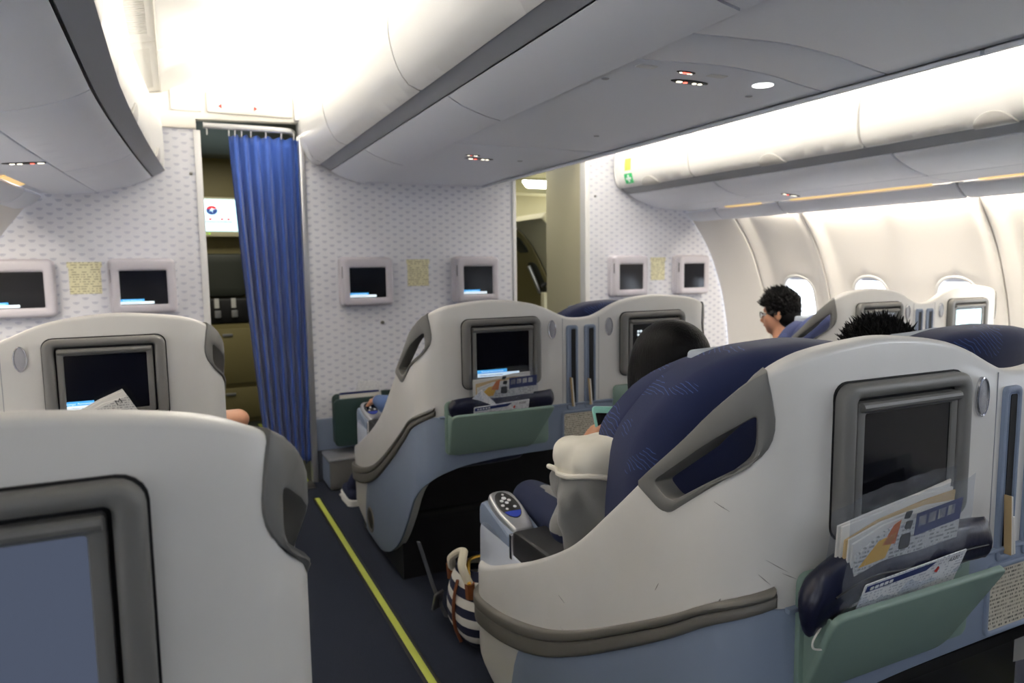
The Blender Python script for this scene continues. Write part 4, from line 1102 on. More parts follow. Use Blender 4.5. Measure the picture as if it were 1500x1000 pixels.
# dark green literature box and grey foot box at the foot of the centre bulkhead
T = thing('wall_pocket', 'dark green pocket panel on the bulkhead ahead of the front centre seat', 'pocket', (1.12, 4.25, 0))
PB('flap', 'dark_green_plastic', T, rrect(-.315, .235, .27, .520, .03), planeY(-.07), t=.016, r=.006, seg=3, du=.1, dv=.1)
PB('back', 'dark_green_plastic', T, rrect(-.30, .22, .26, .53, .03), planeY(.05), t=.022, r=.005, du=.1, dv=.1)
PB('floor', 'dark_green_plastic', T, rrect(-.29, -.06, .25, .06, .01), planeZ(.26), t=.015, r=.003, du=1, dv=1) if False else PB('bottom', 'dark_green_plastic', T, rrect(-.29, -.06, .25, .06, .01), planeZ(.26), t=.015, r=.003, du=1, dv=1)
T = thing('foot_box', 'grey metal equipment box standing at the foot of the centre bulkhead', 'box', (.945, 4.19, 0))
PB('casing', 'dark_frame_plastic', T, rrect(-.195, .002, .20, .180, .012), planeY(-.10), t=.22, r=.01, du=.2, dv=.2)
PB('lid', 'trim_metal', T, rrect(-.20, -.105, .205, .125, .012), planeZ(.190, -1), t=.012, r=.004, du=.2, dv=.2)
PB('end_plate', 'kick_grey', T, rrect(-.09, .02, .11, .165, .006), planeX(-.200), t=.006, r=.002, du=1, dv=1)
# ================================================================== PAPERS, KITS AND OTHER THINGS
def local(c, y0, dx, dy, z): return (c + dx, y0 + dy, z)
def newspapers(name, label, loc, w, h, tilt, lean, front, sleeve=True, n=6, group='newspapers in the seat pockets'):
    """a folded stack of newspapers; front = list of printed blocks on the outer page"""
    T = thing(name, label, 'newspaper', loc, group)
    R = Matrix.Rotation(math.radians(tilt), 4, 'Y') @ Matrix.Rotation(math.radians(lean), 4, 'X')
    def mp(off=0.0, yaw=0.0):
        Q = R @ Matrix.Rotation(math.radians(yaw), 4, 'Y')
        return lambda u, v, d: tuple(Q @ Vector((u, d + off, v)))
    rnd = random.Random(int(loc[0] * 1000))
    for k in range(n):
        o = -.004 * k
        bmx = bmesh.new(); tp = h - .006 * k + rnd.uniform(-.003, .003); sk = rnd.uniform(-.008, .008)
        ol = [(-w / 2 + .003 * k, 0), (w / 2, 0), (w / 2, tp + sk - .004 * k), (w * .2, tp + rnd.uniform(-.002, .003)), (-w * .2, tp - rnd.uniform(-.002, .003)), (-w / 2 + .003 * k, tp - sk - .004 * k)]
        panel(bmx, ol, mp(o, (k - 3) * .5), t=.003, r=.001, du=.2, dv=.2)
        finish(bmx, 'sheet', 'news_print' if k == n - 1 else ('paper_white' if k % 2 else 'paper_tan' if (k == 2 and n > 4) else 'paper_white'), T)
    off = -.004 * (n - 1) - .0008
    fr = [c for c in kids(T)][-1]
    for q, (mm, pts) in enumerate(front):
        PB('printed_block', mm, fr, pts, mp(off, (n - 4) * .5), t=.0006, r=0, du=.2, dv=.2)
    if sleeve:
        bmx = bmesh.new()
        N = 22
        for side, oo in ((0, .006), (1, off - .006)):
            g = []
            for j in range(9):
                v = j / 8; row = []
                for i in range(N + 1):
                    u = i / N
                    wv = .0035 * math.sin(23 * u + 5 * v + side) * math.sin(3.1 * v + 9 * u)
                    row.append(bmx.verts.new(mp(oo)((u - .5) * (w + .03), -.01 + v * (h + .028) + .008 * math.sin(4 * u + side) * v + .012 * u * v, wv)))
                g.append(row)
            for j in range(8):
                for i in range(N): bmx.faces.new((g[j][i], g[j][i + 1], g[j + 1][i + 1], g[j + 1][i]))
        finish(bmx, 'clear_sleeve', 'plastic_sleeve', T, smooth=80)
    return T
def kit(name, label, pts, rad, loc, sag):
    """a soft rolled amenity kit"""
    T = thing(name, label, 'bag', loc, 'rolled amenity kits')
    P = smoothpath(pts, 5); n = len(P); bm = bmesh.new(); rings = []
    rnd = random.Random(3)
    for i, p in enumerate(P):
        e = i / (n - 1); rr = rad * (0.80 + .2 * math.sin(math.pi * min(1, e * 1.15)))
        ring = []
        for k in range(18):
            a = 2 * math.pi * k / 18
            r = rr * (1 + .06 * math.sin(3 * a + 9 * e) + .04 * math.sin(5 * a - 14 * e))
            dz = r * math.sin(a); dy = r * math.cos(a) * .52
            if dz < 0: dz *= sag(e)
            ring.append(bm.verts.new((p.x, p.y + dy, p.z + dz)))
        rings.append(ring)
    for a, b in zip(rings[:-1], rings[1:]):
        for k in range(18): bm.faces.new((a[k], a[(k + 1) % 18], b[(k + 1) % 18], b[k]))
    for rg, s in ((rings[0], -1), (rings[-1], 1)):
        c = sum((v.co for v in rg), Vector()) / 18
        inner = [bm.verts.new(c + (v.co - c) * .55 + Vector((s * .010, 0, 0))) for v in rg]
        for k in range(18): bm.faces.new((rg[k], rg[(k + 1) % 18], inner[(k + 1) % 18], inner[k]))
        bm.faces.new(inner)
    body = finish(bm, 'pouch', 'navy_vinyl', T, smooth=60)
    bm = bmesh.new(); a = P[1]; tube(bm, [(p.x, p.y - rad * .54, p.z - .002) for p in P[5:-5]], .0016, 6); finish(bm, 'seam_piping', 'black_plastic', body)
    bm = bmesh.new(); p0 = P[0]; tube(bm, smoothpath([(p0.x + .012, p0.y - rad * .3, p0.z - .03), (p0.x - .006, p0.y - rad * .35, p0.z - .045), (p0.x - .002, p0.y - rad * .3, p0.z - .060), (p0.x + .015, p0.y - rad * .3, p0.z - .066)], 4), .0016, 6); finish(bm, 'zip_tape', 'paper_white', body)
    return T
def card(label, loc, w, h, tilt, lean, a330=True):
    T = thing('safety_card', label, 'card', loc, 'white cards in the seat pockets')
    R = Matrix.Rotation(math.radians(tilt), 4, 'Y') @ Matrix.Rotation(math.radians(lean), 4, 'X')
    mp = lambda off: (lambda u, v, d: tuple(R @ Vector((u, d + off, v))))
    s = PB('sheet', 'card_print', T, rrect(-w / 2, -h, w / 2, 0, .003), mp(0), t=.0016, r=0, du=1, dv=1)
    if a330:
        PB('navy_band', 'ink_navy', s, [(-w / 2 + .004, -.004), (w * .18, -.004), (w * .10, -.016), (-w / 2 + .004, -.016)], mp(-.0008), t=.0006, r=0, du=1, dv=1)
        for k in range(5):
            PB('band_mark', 'white_dot', s, rrect(-w / 2 + .012 + k * .011, -.013, -w / 2 + .020 + k * .011, -.007, .001), mp(-.0014), t=.0005, r=0, du=1, dv=1)
        text('model_mark', 'A330', .013, mp(-.0012), 'ink_black', s, w * .37, -.010)
        PB('red_emblem', 'ink_red', s, rpoly([(w * .20, -.026), (w * .225, -.016), (w * .245, -.020), (w * .235, -.030)], .002), mp(-.0012), t=.0005, r=0, du=1, dv=1)
    return T
# nearest centre shell: left pocket
C2, Y2, C1, Y1, L1 = CX, .79, CX, 2.426, -.545
kit('amenity_kit', 'rolled navy amenity kit filling the nearest seat pocket', [(-.205, .004, -.035), (-.18, 0, -.012), (-.10, 0, .006), (.0, 0, .002), (.10, 0, .006), (.19, 0, .004), (.215, .002, .0)], .047, (C2 - .388, Y2 - .042, .798), lambda e: 1.25 - .35 * sm(e * 1.4))
blocks = [('ink_navy', [(.015, .035), (.13, .035), (.13, .075), (.015, .075)]), ('ink_yellow', [(-.11, .015), (-.05, .015), (-.03, .055), (-.07, .05)]), ('ink_orange', [(-.06, .04), (-.03, .035), (-.022, .075), (-.038, .07)]),
          ('ink_black', rpoly([(-.012, .055), (.004, .052), (.008, .066), (-.008, .068)], .003)), ('ink_black', rpoly([(-.016, .074), (-.002, .072), (.004, .084), (-.012, .086)], .003)), ('ink_black', rpoly([(-.02, .020), (.006, .018), (.006, .045), (-.018, .046)], .006)),
          ('paper_white', [(.022, .050), (.040, .050), (.040, .068), (.022, .068)]), ('paper_white', [(.046, .050), (.064, .050), (.064, .068), (.046, .068)]), ('paper_white', [(.070, .050), (.088, .050), (.088, .068), (.070, .068)]), ('paper_white', [(.094, .050), (.112, .050), (.112, .068), (.094, .068)])]
up_ = lambda dz: [(m_, [(u, v + dz) for u, v in p]) for m_, p in blocks]
newspapers('newspaper_bundle', 'newspapers in a clear plastic sleeve leaning on the nearest dark screen', (C2 - .405, Y2 - .034, .765), .265, .148, -6, 9, up_(.055))
card('white safety card marked A330 standing in the nearest sage green pocket', (C2 - .390, Y2 - .0745, .802), .245, .10, -3, 20)
# front centre shell: left pocket
kit('amenity_kit', 'rolled navy amenity kit in the pocket of the front centre shell', [(-.20, 0, .004), (-.12, 0, .002), (.0, 0, .0), (.12, 0, .004), (.205, 0, .008)], .040, (C1 - .365, Y1 - .042, .776), lambda e: 1.0)
newspapers('newspaper_bundle', 'newspapers in a clear plastic sleeve leaning on the front centre screen', (C1 - .355, Y1 - .026, .755), .235, .132, -3, 7, up_(.05))
card('white card marked A330 in the pocket of the front centre shell', (C1 - .380, Y1 - .0745, .788), .225, .09, -3, 20)
T = card('plain white paper corner poking up behind the front centre safety card', (C1 - .43, Y1 - .066, .815), .08, .075, 45, 15, False)
# front left shell: newspaper
newspapers('folded_newspaper', 'folded white newspaper tilted against the front left screen', (L1 + .345, Y1 - .055, .79), .22, .125, -27, 5,
           [('ink_black', rrect(.012, .072, .048, .082, .002)), ('ink_black', rrect(.010, .055, .040, .062, .002)), ('ink_red', ellipse(.055, .077, .004, .004, 8))], False, 4)
nf_ = [c for c in COL.objects if c.name.startswith('folded_newspaper')][0]
_Rn = Matrix.Rotation(math.radians(-27), 4, 'Y') @ Matrix.Rotation(math.radians(5), 4, 'X')
text('masthead', 'M', .024, lambda u, v, d: tuple(_Rn @ Vector((u, d - .0145, v))), 'ink_black', nf_, .082, .094)
# magazines in the literature slots
def magazine(label, x, y, z0, h, lean, m, w=.030):
    T = thing('magazine', label, 'magazine', (x, y, z0), 'magazines in the literature slots')
    R = Matrix.Rotation(math.radians(lean), 4, 'Y')
    mp = lambda off: (lambda u, v, d: tuple(R @ Vector((u + off, d, v))))
    PB('pages', 'paper_white', T, rrect(-.003, 0, .003, h, .001), lambda u, v, d: tuple(R @ Vector((u, d, v))), t=.012, r=.0005, du=1, dv=1)
    PB('cover', m, T, rrect(-.0045, 0, -.003, h + .002, 0), lambda u, v, d: tuple(R @ Vector((u, d - .0005, v))), t=.013, r=0, du=1, dv=1)
for (cx_, y_, nm) in ((C1, Y1, 'front centre shell'), (C2, Y2, 'nearest centre shell')):
    magazine('thin magazine in the left slot of the ' + nm, cx_ - .041, y_ - .020, .734, .115, -5, 'paper_tan')
    if nm.startswith('front'):
        magazine('thin magazine in the right slot of the ' + nm, cx_ + .041, y_ - .020, .734, .105, -5, 'paper_tan')
magazine('thin cream magazine beside the tan one in the nearest left slot', C2 - .033, Y2 - .020, .734, .075, -7, 'paper_white')
T = thing('brochure', 'pale blue printed brochure in the right literature slot at the picture edge', 'brochure', (C2 + .044, Y2 - .012, .735))
PB('cover', 'blue_card_print', T, rrect(-.016, 0, .03, .175, .002), planeY(0), t=.006, r=.001, du=1, dv=1)
PB('navy_band', 'ink_navy', T, rrect(-.016, .035, .03, .062, 0), planeY(-.001), t=.0015, r=0, du=1, dv=1)
PB('gold_seal', 'gold', T, ellipse(-.002, .048, .008, .008, 14), planeY(-.002), t=.0015, r=0, du=1, dv=1)
# papers lying in the front bulkhead pocket
T = thing('folded_papers', 'white and blue papers sticking out of the dark green bulkhead pocket', 'papers', (.99, 4.235, .45))
PB('white_card', 'paper_white', T, rrect(-.14, 0, .10, .100, .004), planeY(.0), t=.004, r=.001, du=1, dv=1)
PB('blue_edge', 'ink_navy', T, rrect(-.14, .088, .10, .100, .003), planeY(-.0015), t=.002, r=0, du=1, dv=1)
PB('grey_sheet', 'card_print', T, rpoly([(-.05, .05), (.12, .05), (.11, .15), (-.02, .165)], .01), planeY(.015), t=.004, r=.001, du=1, dv=1)

# ---- striped bag by the nearest aisle console
T = thing('striped_bag', 'navy and white striped canvas bag with rope handles on the aisle floor', 'bag', (.905, 2.21, 0.0))
bm = bmesh.new(); N = 28; prof = [(.0, .62), (.03, .80), (.08, .97), (.15, 1.0), (.22, .93), (.28, .80), (.315, .66), (.335, .60)]
pz = pchip([(a, b) for a, b in prof]); rows = []; Zs = np.linspace(0.004, .335, 19)
for z in Zs:
    r = pz(z); rows.append([bm.verts.new((.105 * r * math.copysign(abs(math.cos(a)) ** .8, math.cos(a)) * (1 + .03 * math.sin(5 * a + 20 * z)), .15 * r * math.copysign(abs(math.sin(a)) ** .8, math.sin(a)), z)) for a in [2 * math.pi * k / N for k in range(N)]])
for j in range(18):
    for k in range(N):
        f = bm.faces.new((rows[j][k], rows[j][(k + 1) % N], rows[j + 1][(k + 1) % N], rows[j + 1][k]))
        f.material_index = 1 if (j // 2) % 2 == 0 else 0
bm.faces.new(rows[0][::-1])
finish(bm, 'canvas_body', ['bag_white', 'bag_navy'], T, smooth=80)
for sx_ in (-1, 1):
    bm = bmesh.new(); tube(bm, smoothpath([(sx_ * .066, -.09, .27), (sx_ * .088, -.06, .36), (sx_ * .06, -.0, .395), (sx_ * .085, .05, .35), (sx_ * .066, .09, .27)], 7), .015, 9)
    finish(bm, 'rope_handle', 'rope_cream', T)
bm = bmesh.new(); tube(bm, smoothpath([(-.08, -.10, .30), (-.05, -.02, .342), (-.02, .02, .345), (.05, .05, .33)], 6), .007, 8); finish(bm, 'gold_clasp', 'gold', T)
for (y_, z_) in ((-.088, .27), (.09, .27)):
    for sx_ in (-1, 1):
        bm = bmesh.new(); tube(bm, [(sx_ * .070, y_, z_ - .035), (sx_ * .074, y_, z_ + .03)], .018, 8); finish(bm, 'leather_tab', 'leather_brown', T)
bm = bmesh.new(); tube(bm, smoothpath([(-.094, -.03, .29), (-.112, -.035, .20), (-.112, -.04, .10), (-.09, -.04, .02)], 5), .006, 6); finish(bm, 'leather_trim', 'leather_brown', T)
for c_ in kids(T):
    for v in c_.data.vertices: v.co.z *= .80
# ---- loose seat belt hanging at the aisle side
T = thing('seat_belt', 'grey seat belt end with metal buckle beside the striped bag on the aisle carpet', 'belt', (.800, 2.38, .0))
bm = bmesh.new(); P = smoothpath([(-.055, .02, .30), (-.045, .01, .26), (-.03, 0, .20), (-.01, -.02, .12), (.02, -.05, .03)], 6); tube(bm, P, .026, 8, flat=.14); finish(bm, 'webbing', 'strap_grey', T)
bm = bmesh.new(); panel(bm, rrect(-.028, -.05, .028, .03, .01), lambda u, v, d: (-.005 + u * .8, -.045 + d + u * .5 - v * .5, .10 + v), t=.014, r=.004, du=1, dv=1); finish(bm, 'buckle', 'metal_plate', T)

# ================================================================== PEOPLE
def capsule(bm, p0, r0, p1, r1, n=14):
    p0 = Vector(p0); p1 = Vector(p1); d = (p1 - p0); L = d.length; d = d.normalized() if L > 1e-6 else Vector((0, 0, 1))
    P = []; R = []
    for k in range(5):
        a = math.pi / 2 * (1 - k / 4); P.append(p0 - d * r0 * math.sin(a)); R.append(max(.001, r0 * math.cos(a)))
    for k in range(5):
        a = math.pi / 2 * k / 4; P.append(p1 + d * r1 * math.sin(a)); R.append(max(.001, r1 * math.cos(a)))
    tube(bm, P, R, n)
def ell(bm, c, r, rot=None, n=3):
    M = Matrix.Translation(c) @ (rot if rot else Matrix.Identity(4)) @ Matrix.Diagonal((r[0], r[1], r[2], 1))
    bmesh.ops.create_icosphere(bm, subdivisions=n, radius=1.0, matrix=M)
def fuse(name, bm, voxel, smooth_it, mats, region, parent):
    me = bpy.data.meshes.new(name + '_raw'); bm.to_mesh(me); bm.free()
    o = bpy.data.objects.new(name + '_raw', me); COL.objects.link(o)
    md = o.modifiers.new('r', 'REMESH'); md.mode = 'VOXEL'; md.voxel_size = voxel
    if smooth_it:
        s_ = o.modifiers.new('s', 'SMOOTH'); s_.iterations = smooth_it; s_.factor = .5
    dg = bpy.context.evaluated_depsgraph_get()
    out = bpy.data.meshes.new_from_object(o.evaluated_get(dg)); bpy.data.objects.remove(o); bpy.data.meshes.remove(me)
    out.name = name; out.materials.clear()
    for m_ in mats: out.materials.append(MATS[m_])
    if region:
        for f in out.polygons: f.material_index = region(f.center)
    out.polygons.foreach_set('use_smooth', [True] * len(out.polygons))
    ob = bpy.data.objects.new(name, out); COL.objects.link(ob)
    if parent: ob.parent = parent
    return ob
def head_shapes(bm, c, F, s=1.0):
    """skull, jaw, nose, lips, ears and neck stub about head centre c, facing the unit vector F"""
    F = Vector(F).normalized(); U = Vector((0, 0, 1)); U = (U - F * U.dot(F)).normalized(); Rt = F.cross(U)
    rot = Matrix((( Rt.x, F.x, U.x, 0), (Rt.y, F.y, U.y, 0), (Rt.z, F.z, U.z, 0), (0, 0, 0, 1)))
    P = lambda r, f, u: Vector(c) + (Rt * r + F * f + U * u) * s
    ell(bm, P(0, -.012, .025), (.075 * s, .094 * s, .088 * s), rot)
    ell(bm, P(0, .022, -.035), (.062 * s, .070 * s, .082 * s), rot)
    ell(bm, P(0, .050, -.078), (.038 * s, .036 * s, .032 * s), rot)          # chin
    capsule(bm, P(0, .084, .012), .009 * s, P(0, .103, -.028), .013 * s, 10)    # nose
    ell(bm, P(0, .084, -.056), (.024 * s, .012 * s, .010 * s), rot, 2)          # mouth
    ell(bm, P(0, .072, .030), (.052 * s, .016 * s, .010 * s), rot, 2)           # brow
    for g in (-1, 1):
        ell(bm, P(g * .034, .060, -.020), (.022 * s, .020 * s, .022 * s), rot, 2)   # cheek
        ell(bm, P(g * .077, -.008, -.008), (.009 * s, .019 * s, .030 * s), rot, 2)   # ear
        ell(bm, P(g * .080, -.016, .004), (.008 * s, .010 * s, .022 * s), rot, 2)
    return P, rot
def eyes(T, P, s=1.0):
    for g in (-1, 1):
        bm = bmesh.new(); ell(bm, P(g * .032, .069, .006), (.0125 * s, .0125 * s, .0125 * s), None, 2); e = finish(bm, 'eye', 'eye_white', T, 80)
        bm = bmesh.new(); ell(bm, P(g * .032, .0785, .006), (.0058 * s, .0058 * s, .0058 * s), None, 2); finish(bm, 'iris', 'eye_dark', e, 80)
def hand_shapes(bm, w, d, n, curl=.5, s=1.0, thumb=1):
    """palm and five bent fingers: wrist w, pointing d, palm normal n (fingers curl towards n)"""
    w = Vector(w); d = Vector(d).normalized(); n = Vector(n); n = (n - d * n.dot(d)).normalized(); a = d.cross(n)
    for k in range(4):
        q = (k - 1.5) * .019 * s
        capsule(bm, w + a * q * .75 + d * .01 * s, .013 * s, w + a * q + d * .085 * s, .011 * s, 8)
        L = (.066, .078, .073, .057)[k] * s; b = w + a * q + d * .085 * s
        d1 = (d * math.cos(curl * .8) + n * math.sin(curl * .8)); d2 = (d * math.cos(curl * 1.7) + n * math.sin(curl * 1.7)); d3 = (d * math.cos(curl * 2.4) + n * math.sin(curl * 2.4))
        p1 = b + d1 * L * .42; p2 = p1 + d2 * L * .33; p3 = p2 + d3 * L * .25
        capsule(bm, b, .0095 * s, p1, .0088 * s, 8); capsule(bm, p1, .0088 * s, p2, .008 * s, 8); capsule(bm, p2, .008 * s, p3, .007 * s, 8)
    t0 = w + a * thumb * -.026 * s + d * .028 * s; t1 = t0 + (d * .6 - a * thumb * .55 + n * .4).normalized() * .042 * s; t2 = t1 + (d * .8 + n * .5).normalized() * .03 * s
    capsule(bm, t0, .0135 * s, t1, .011 * s, 8); capsule(bm, t1, .011 * s, t2, .0085 * s, 8)
def seated(label, px, py, hz, face, top_m, leg_m, elbowL, wristL, elbowR, wristR, handL, handR, shoe=True, seat_z=.50, lean=0.0, foot_dy=.62, knee_dy=.50, foot_x=.12):
    """one continuous seated body; px, py = hips; hz = height of the head centre"""
    T = thing('person', label, 'person', (px, py, 0), 'passengers')
    W = lambda p: Vector(p) - Vector((px, py, 0))
    bm = bmesh.new()
    hip = Vector((px, py, seat_z + .09)); sh = Vector((px, py - .07 + lean, hz - .27)); hd = Vector((px, py - .03 + lean, hz))
    ell(bm, W(hip), (.165, .13, .12)); ell(bm, W(hip.lerp(sh, .45)), (.148, .105, .20)); ell(bm, W(sh + Vector((0, 0, -.06))), (.165, .105, .13))
    capsule(bm, W(sh + Vector((-.135, 0, .005))), .062, W(sh + Vector((.135, 0, .005))), .062)
    capsule(bm, W(sh + Vector((0, 0, .05))), .058, W(hd + Vector((0, -.012, -.06))), .052)
    P, rot = head_shapes(bm, W(hd), face)
    arms = []
    for g, el, wr, hn in ((-1, elbowL, wristL, handL), (1, elbowR, wristR, handR)):
        s0 = sh + Vector((g * .175, 0, -.01)); el = Vector(el); wr = Vector(wr)
        capsule(bm, W(s0), .056, W(el), .043); capsule(bm, W(el), .043, W(wr), .029)
        hand_shapes(bm, W(wr), hn[0], hn[1], hn[2], 1.0, hn[3]); arms.append((s0, el, wr))
    for g in (-1, 1):
        k = Vector((px + g * .11, py + knee_dy, seat_z + .065)); an = Vector((px + g * foot_x, py + foot_dy, .10)); to = an + Vector((0, .15, -.055))
        capsule(bm, W(hip + Vector((g * .085, .02, -.02))), .088, W(k), .062); capsule(bm, W(k), .060, W(an), .040); capsule(bm, W(an + Vector((0, -.02, -.045))), .040, W(to), .034)
    def region(c):
        p = c + Vector((px, py, 0))
        if p.z > hz - .155 and (p - hd).length < .22: return 0
        for s0, el, wr in arms:
            if (p - wr).dot((wr - el).normalized()) > -.02 and (p - wr).length < .22 and p.z > wr.z - .035: return 0
        if p.z < .115 and p.y > py + foot_dy - .12: return 3
        if p.z < seat_z + .13 and p.y > py - .02 or p.z < seat_z + .05: return 2
        return 1
    b = fuse('body', bm, .0085, 3, ['skin', top_m, leg_m, 'shoe_navy'], region, T)
    eyes(T, P)
    bm = bmesh.new(); ell(bm, P(0, .0905, -.0555), (.021, .007, .0045), rot, 2); finish(bm, 'lips', 'lips', T, 80)
    if shoe:
        for g in (-1, 1):
            x0 = g * foot_x; y0 = foot_dy
            so = PB('shoe_sole', 'shoe_sole', T, rpoly([(x0 - .042, y0 - .07), (x0 + .042, y0 - .07), (x0 + .050, y0 + .10), (x0 + .03, y0 + .20), (x0 - .03, y0 + .20), (x0 - .050, y0 + .10)], .03), planeZ(.034, -1), t=.032, r=.006, du=.05, dv=.05)
            for k in range(4):
                PB('sole_tread', 'shoe_sole', so, rrect(x0 - .045, y0 - .05 + k * .065, x0 + .045, y0 - .02 + k * .065, .004), planeZ(.010, -1), t=.008, r=.002, du=1, dv=1)
    return T, P, rot, hd - Vector((px, py, 0))
def spikes(bm, P, n, rmin, rmax, seedv, front=-.02, low=-.03, up=.05):
    rnd = random.Random(seedv); k = 0
    while k < n:
        a = rnd.uniform(0, 2 * math.pi); e = rnd.uniform(-.35, 1.45)
        v = (math.cos(a) * math.cos(e), math.sin(a) * math.cos(e), math.sin(e))
        r_, f_, u_ = v[0] * .080, v[1] * .100 - .012, v[2] * .094 + .025
        if f_ > front + .05 and u_ < up: continue
        if u_ < low: continue
        if abs(r_) > .06 and f_ > .02 and u_ < .03: continue
        L = rnd.uniform(rmin, rmax) * (1.0 if u_ > .05 else .45)
        j = lambda q: q + rnd.uniform(-.012, .012)
        b = P(r_, f_, u_); m_ = P(r_ * (1 + .5 * L / .08) + rnd.uniform(-.006, .006), f_ + v[1] * L * .5 + .004, u_ + v[2] * L * .6 + .004)
        t_ = P(j(r_ * (1 + L / .08 * .8)), j(f_ + v[1] * L * .7 + .010), j(u_ + v[2] * L + .010))
        tube(bm, [b, m_, t_], [.0055, .0040, .0006], 5); k += 1
def cap_shapes(bm, P, rot, s=1.0, grow=1.0):
    ell(bm, P(0, -.018, .032), (.082 * grow, .098 * grow, .092 * grow), rot)
    ell(bm, P(0, -.045, -.020), (.074 * grow, .066 * grow, .075 * grow), rot)
    ell(bm, P(0, .035, .082), (.066 * grow, .050 * grow, .036 * grow), rot)

# -- woman with long black hair, second-row left seat of the centre pair
wx = 1.078
HD = lambda d, n, c=.5, t=1: (d, n, c, t)
T, P, rot, hd = seated('woman with long black hair in a grey hoodie holding a phone in the centre seat', wx, 1.43, 1.028, (-.15, 1, -.30), 'hoodie_grey', 'shirt_navy',
     (wx - .23, 1.50, .64), (wx - .085, 1.645, .735), (wx + .25, 1.52, .64), (wx + .14, 1.70, .66), HD((.22, .05, 1), (.9, -.15, 0), .55, -1), HD((-.6, .5, .3), (-.4, 0, 1), .5, 1), False)
bm = bmesh.new(); ell(bm, P(0, -.022, .030), (.088, .106, .096), rot); ell(bm, P(0, -.048, -.06), (.092, .072, .13), rot); ell(bm, P(0, -.055, -.16), (.100, .055, .13), rot)
for g in (-1, 1): ell(bm, P(g * .066, .012, -.06), (.030, .062, .13), rot); ell(bm, P(g * .078, .010, -.17), (.026, .050, .11), rot)
hr_ = fuse('hair', bm, .008, 8, ['hair_long'], None, T)
# the loose hoodie: its hood slumped over her left shoulder, pale lining turned out, grey body hanging below
bm = bmesh.new(); N = 40; rows = []
cx_, cy_ = wx - .158, 1.405
RW = ((.896, .012), (.894, .05), (.888, .09), (.876, .120), (.852, .140), (.818, .148), (.785, .148), (.760, .137), (.745, .146), (.718, .142), (.69, .130), (.65, .116), (.60, .108), (.54, .105))
def hood(j, k):
    z, r = RW[j]; a = 2 * math.pi * k / N; w = j / 13
    w2 = w * w; f = 1 + (.06 * w + .16 * w2) * math.sin(5 * a + 5 * w) + (.05 * w + .10 * w2) * math.sin(8 * a - 7 * w) + .04 * math.sin(2 * a + 2.4) + .025 * math.sin(3 * a + 4 * w)
    x, y = r * f * math.cos(a), r * f * .98 * math.sin(a)
    zz = z - .36 * y * max(0, 1 - w * .8) + .014 * math.sin(3 * a + 2 * w) * (.3 + w) + (-.42 * x * (1 - abs(j - 7) / 6.0) if 1 < j < 13 else 0)
    return Vector((cx_ + x - wx + .02 * (1 - w), cy_ + y - 1.43, zz))
for j in range(len(RW)): rows.append([bm.verts.new(hood(j, k)) for k in range(N)])
for j in range(len(RW) - 1):
    for k in range(N):
        f = bm.faces.new((rows[j][k], rows[j][(k + 1) % N], rows[j + 1][(k + 1) % N], rows[j + 1][k])); f.material_index = 1 if j < 7 else 0
bm.faces.new(rows[0]).material_index = 1
hj = finish(bm, 'hoodie', ['hoodie_grey', 'hoodie_lining'], T, 80)
ms = hj.modifiers.new('s', 'SUBSURF'); ms.levels = 2; ms.render_levels = 2
tx_ = bpy.data.textures.new('cloth_folds', 'CLOUDS'); tx_.noise_scale = .07; tx_.noise_depth = 1
md_ = hj.modifiers.new('d', 'DISPLACE'); md_.texture = tx_; md_.strength = .022; md_.mid_level = .5
bm = bmesh.new(); tube(bm, [hood(7, k) + (hood(7, k) - Vector((cx_ - wx, cy_ - 1.43, hood(7, k).z))).normalized() * .009 for k in range(N)], .0065, 8, closed=True); finish(bm, 'hood_binding', 'hoodie_lining', hj)
T = thing('smartphone', 'mint-cased smartphone held up by the woman with long hair', 'phone', (1.060, 1.625, .832), rz=0)
fq = frame3((0, 0, 0), (.83, -.20, -.06), (-.16, .10, 1))
PB('case', 'phone_mint', T, rrect(-.037, -.072, .037, .072, .012), lambda u, v, d: fq(u, v, d), t=.009, r=.003, du=.1, dv=.1)
PB('screen', 'screen_glass', T, rrect(-.031, -.052, .031, .054, .003), lambda u, v, d: fq(u, v, d - .001), t=.003, r=0, du=1, dv=1)
PB('home_button', 'white_dot', T, ellipse(0, -.062, .005, .005, 12), lambda u, v, d: fq(u, v, d - .0015), t=.002, r=0, du=1, dv=1)

# -- man with glasses, window pair
mx, my = 3.02, 2.95
T, P, rot, hd = seated('man with short black hair and dark-rimmed glasses seated by the cabin windows', mx, my, 1.008, (-.45, .88, -.12), 'shirt_navy', 'shirt_navy',
     (mx - .25, my + .12, .68), (mx - .12, my + .34, .66), (mx + .25, my + .12, .68), (mx + .12, my + .34, .66), HD((.4, .8, 0), (.3, 0, -1), .5, -1), HD((-.4, .8, 0), (-.3, 0, -1), .5, 1), False)
bm = bmesh.new(); cap_shapes(bm, P, rot)
hb_ = fuse('hair', bm, .006, 2, ['hair_black'], None, T)
bm = bmesh.new(); spikes(bm, P, 1300, .014, .032, 5); finish(bm, 'hair_tufts', 'hair_black', hb_, 80)
gl = None
bm = bmesh.new()
for g in (-1, 1):
    tube(bm, [P(g * .034 + .026 * math.cos(a), .096 - .004 * abs(math.cos(a)), .004 + .019 * math.sin(a)) for a in [2 * math.pi * k / 16 for k in range(16)]], .0024, 6, closed=True)
    tube(bm, smoothpath([P(g * .060, .092, .010), P(g * .078, .060, .010), P(g * .083, .0, .008), P(g * .078, -.020, -.008)], 5), .0022, 6)
tube(bm, [P(-.009, .100, .006), P(0, .103, .009), P(.009, .100, .006)], .0022, 6)
gl = finish(bm, 'glasses', 'black_plastic', T)
for g in (-1, 1):
    bm = bmesh.new(); ell(bm, P(g * .034, .095, .004), (.0245, .0015, .0175), rot, 2); finish(bm, 'spectacle_lens', 'spectacle_glass', gl, 80)

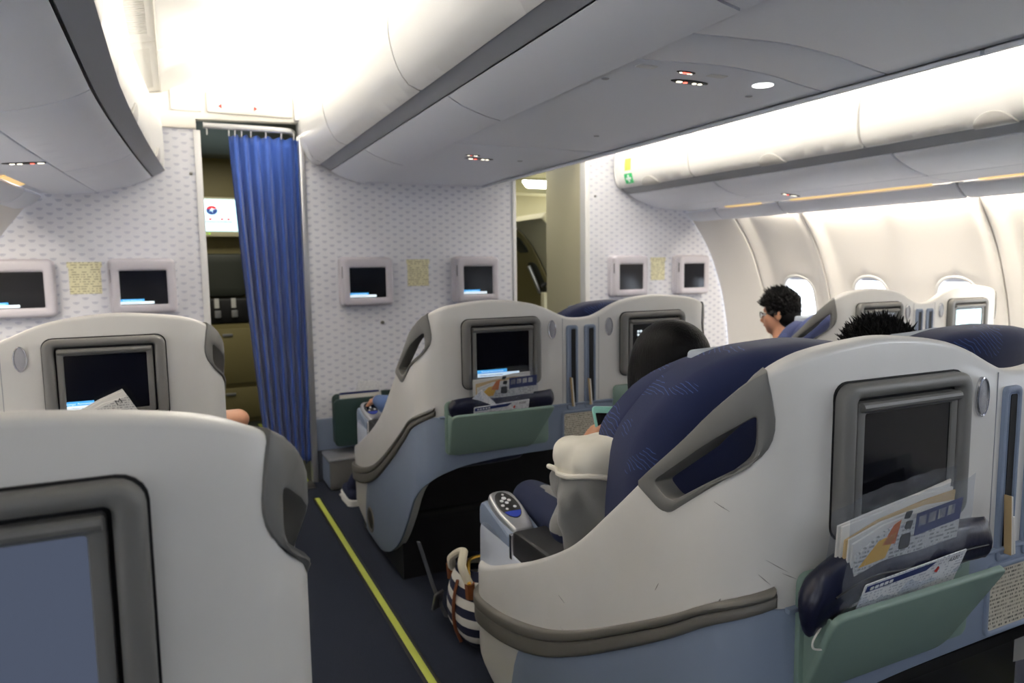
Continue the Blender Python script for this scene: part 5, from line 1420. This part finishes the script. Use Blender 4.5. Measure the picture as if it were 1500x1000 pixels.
# -- man whose spiky hair shows above the nearest shell
sx, sy = 1.775, 1.385
T, P, rot, hd = seated('passenger whose spiky black hair shows above the nearest white shell', sx, sy, .986, (.05, 1, -.05), 'shirt_navy', 'shirt_navy',
     (sx - .24, sy + .12, .68), (sx - .12, sy + .34, .68), (sx + .24, sy + .12, .68), (sx + .12, sy + .34, .68), HD((.4, .8, 0), (.3, 0, -1), .5, -1), HD((-.4, .8, 0), (-.3, 0, -1), .5, 1), False)
bm = bmesh.new(); cap_shapes(bm, P, rot, grow=1.03)
hb_ = fuse('hair', bm, .006, 2, ['hair_black'], None, T)
bm = bmesh.new(); spikes(bm, P, 1700, .016, .036, 9); finish(bm, 'hair_tufts', 'hair_black', hb_, 80)

# -- front centre passenger: a blue knee and a navy sneaker in the aisle
fx_, fy_ = C1 - .365, Y1 + .50
T, P, rot, hd = seated('passenger in blue hidden behind the front centre shell, navy sneaker in the aisle', fx_, fy_, .985, (0, 1, -.3), 'jeans_blue', 'shirt_navy',
     (fx_ - .255, fy_ + .16, .68), (fx_ - .235, fy_ + .38, .66), (fx_ + .25, fy_ + .12, .66), (fx_ + .12, fy_ + .34, .64), HD((.15, .9, -.1), (.2, 0, -1), .5, -1), HD((-.4, .8, 0), (-.3, 0, -1), .5, 1), True, knee_dy=.52, foot_dy=.90, foot_x=.255)
bm = bmesh.new(); cap_shapes(bm, P, rot); fuse('hair', bm, .007, 1, ['hair_black'], None, T)
# -- front left passenger: bare forearm resting on the aisle armrest
gx_, gy_ = L1 + .325, Y1 + .50
T, P, rot, hd = seated('passenger behind the front left shell, bare elbow resting out in the aisle', gx_, gy_, .985, (0, 1, -.3), 'shirt_navy', 'shirt_navy',
     (gx_ - .25, gy_ + .12, .66), (gx_ - .12, gy_ + .34, .64), (gx_ + .41, gy_ - .02, .712), (gx_ + .30, gy_ + .24, .66), HD((.4, .8, 0), (.3, 0, -1), .5, -1), HD((-.25, .9, -.1), (-.2, 0, -1), .6, 1), False)
for f in kids(T)[0].data.polygons:
    c_ = f.center
    if c_.x > .26 and c_.z > .55: f.material_index = 0
bm = bmesh.new(); cap_shapes(bm, P, rot); fuse('hair', bm, .007, 1, ['hair_black'], None, T)
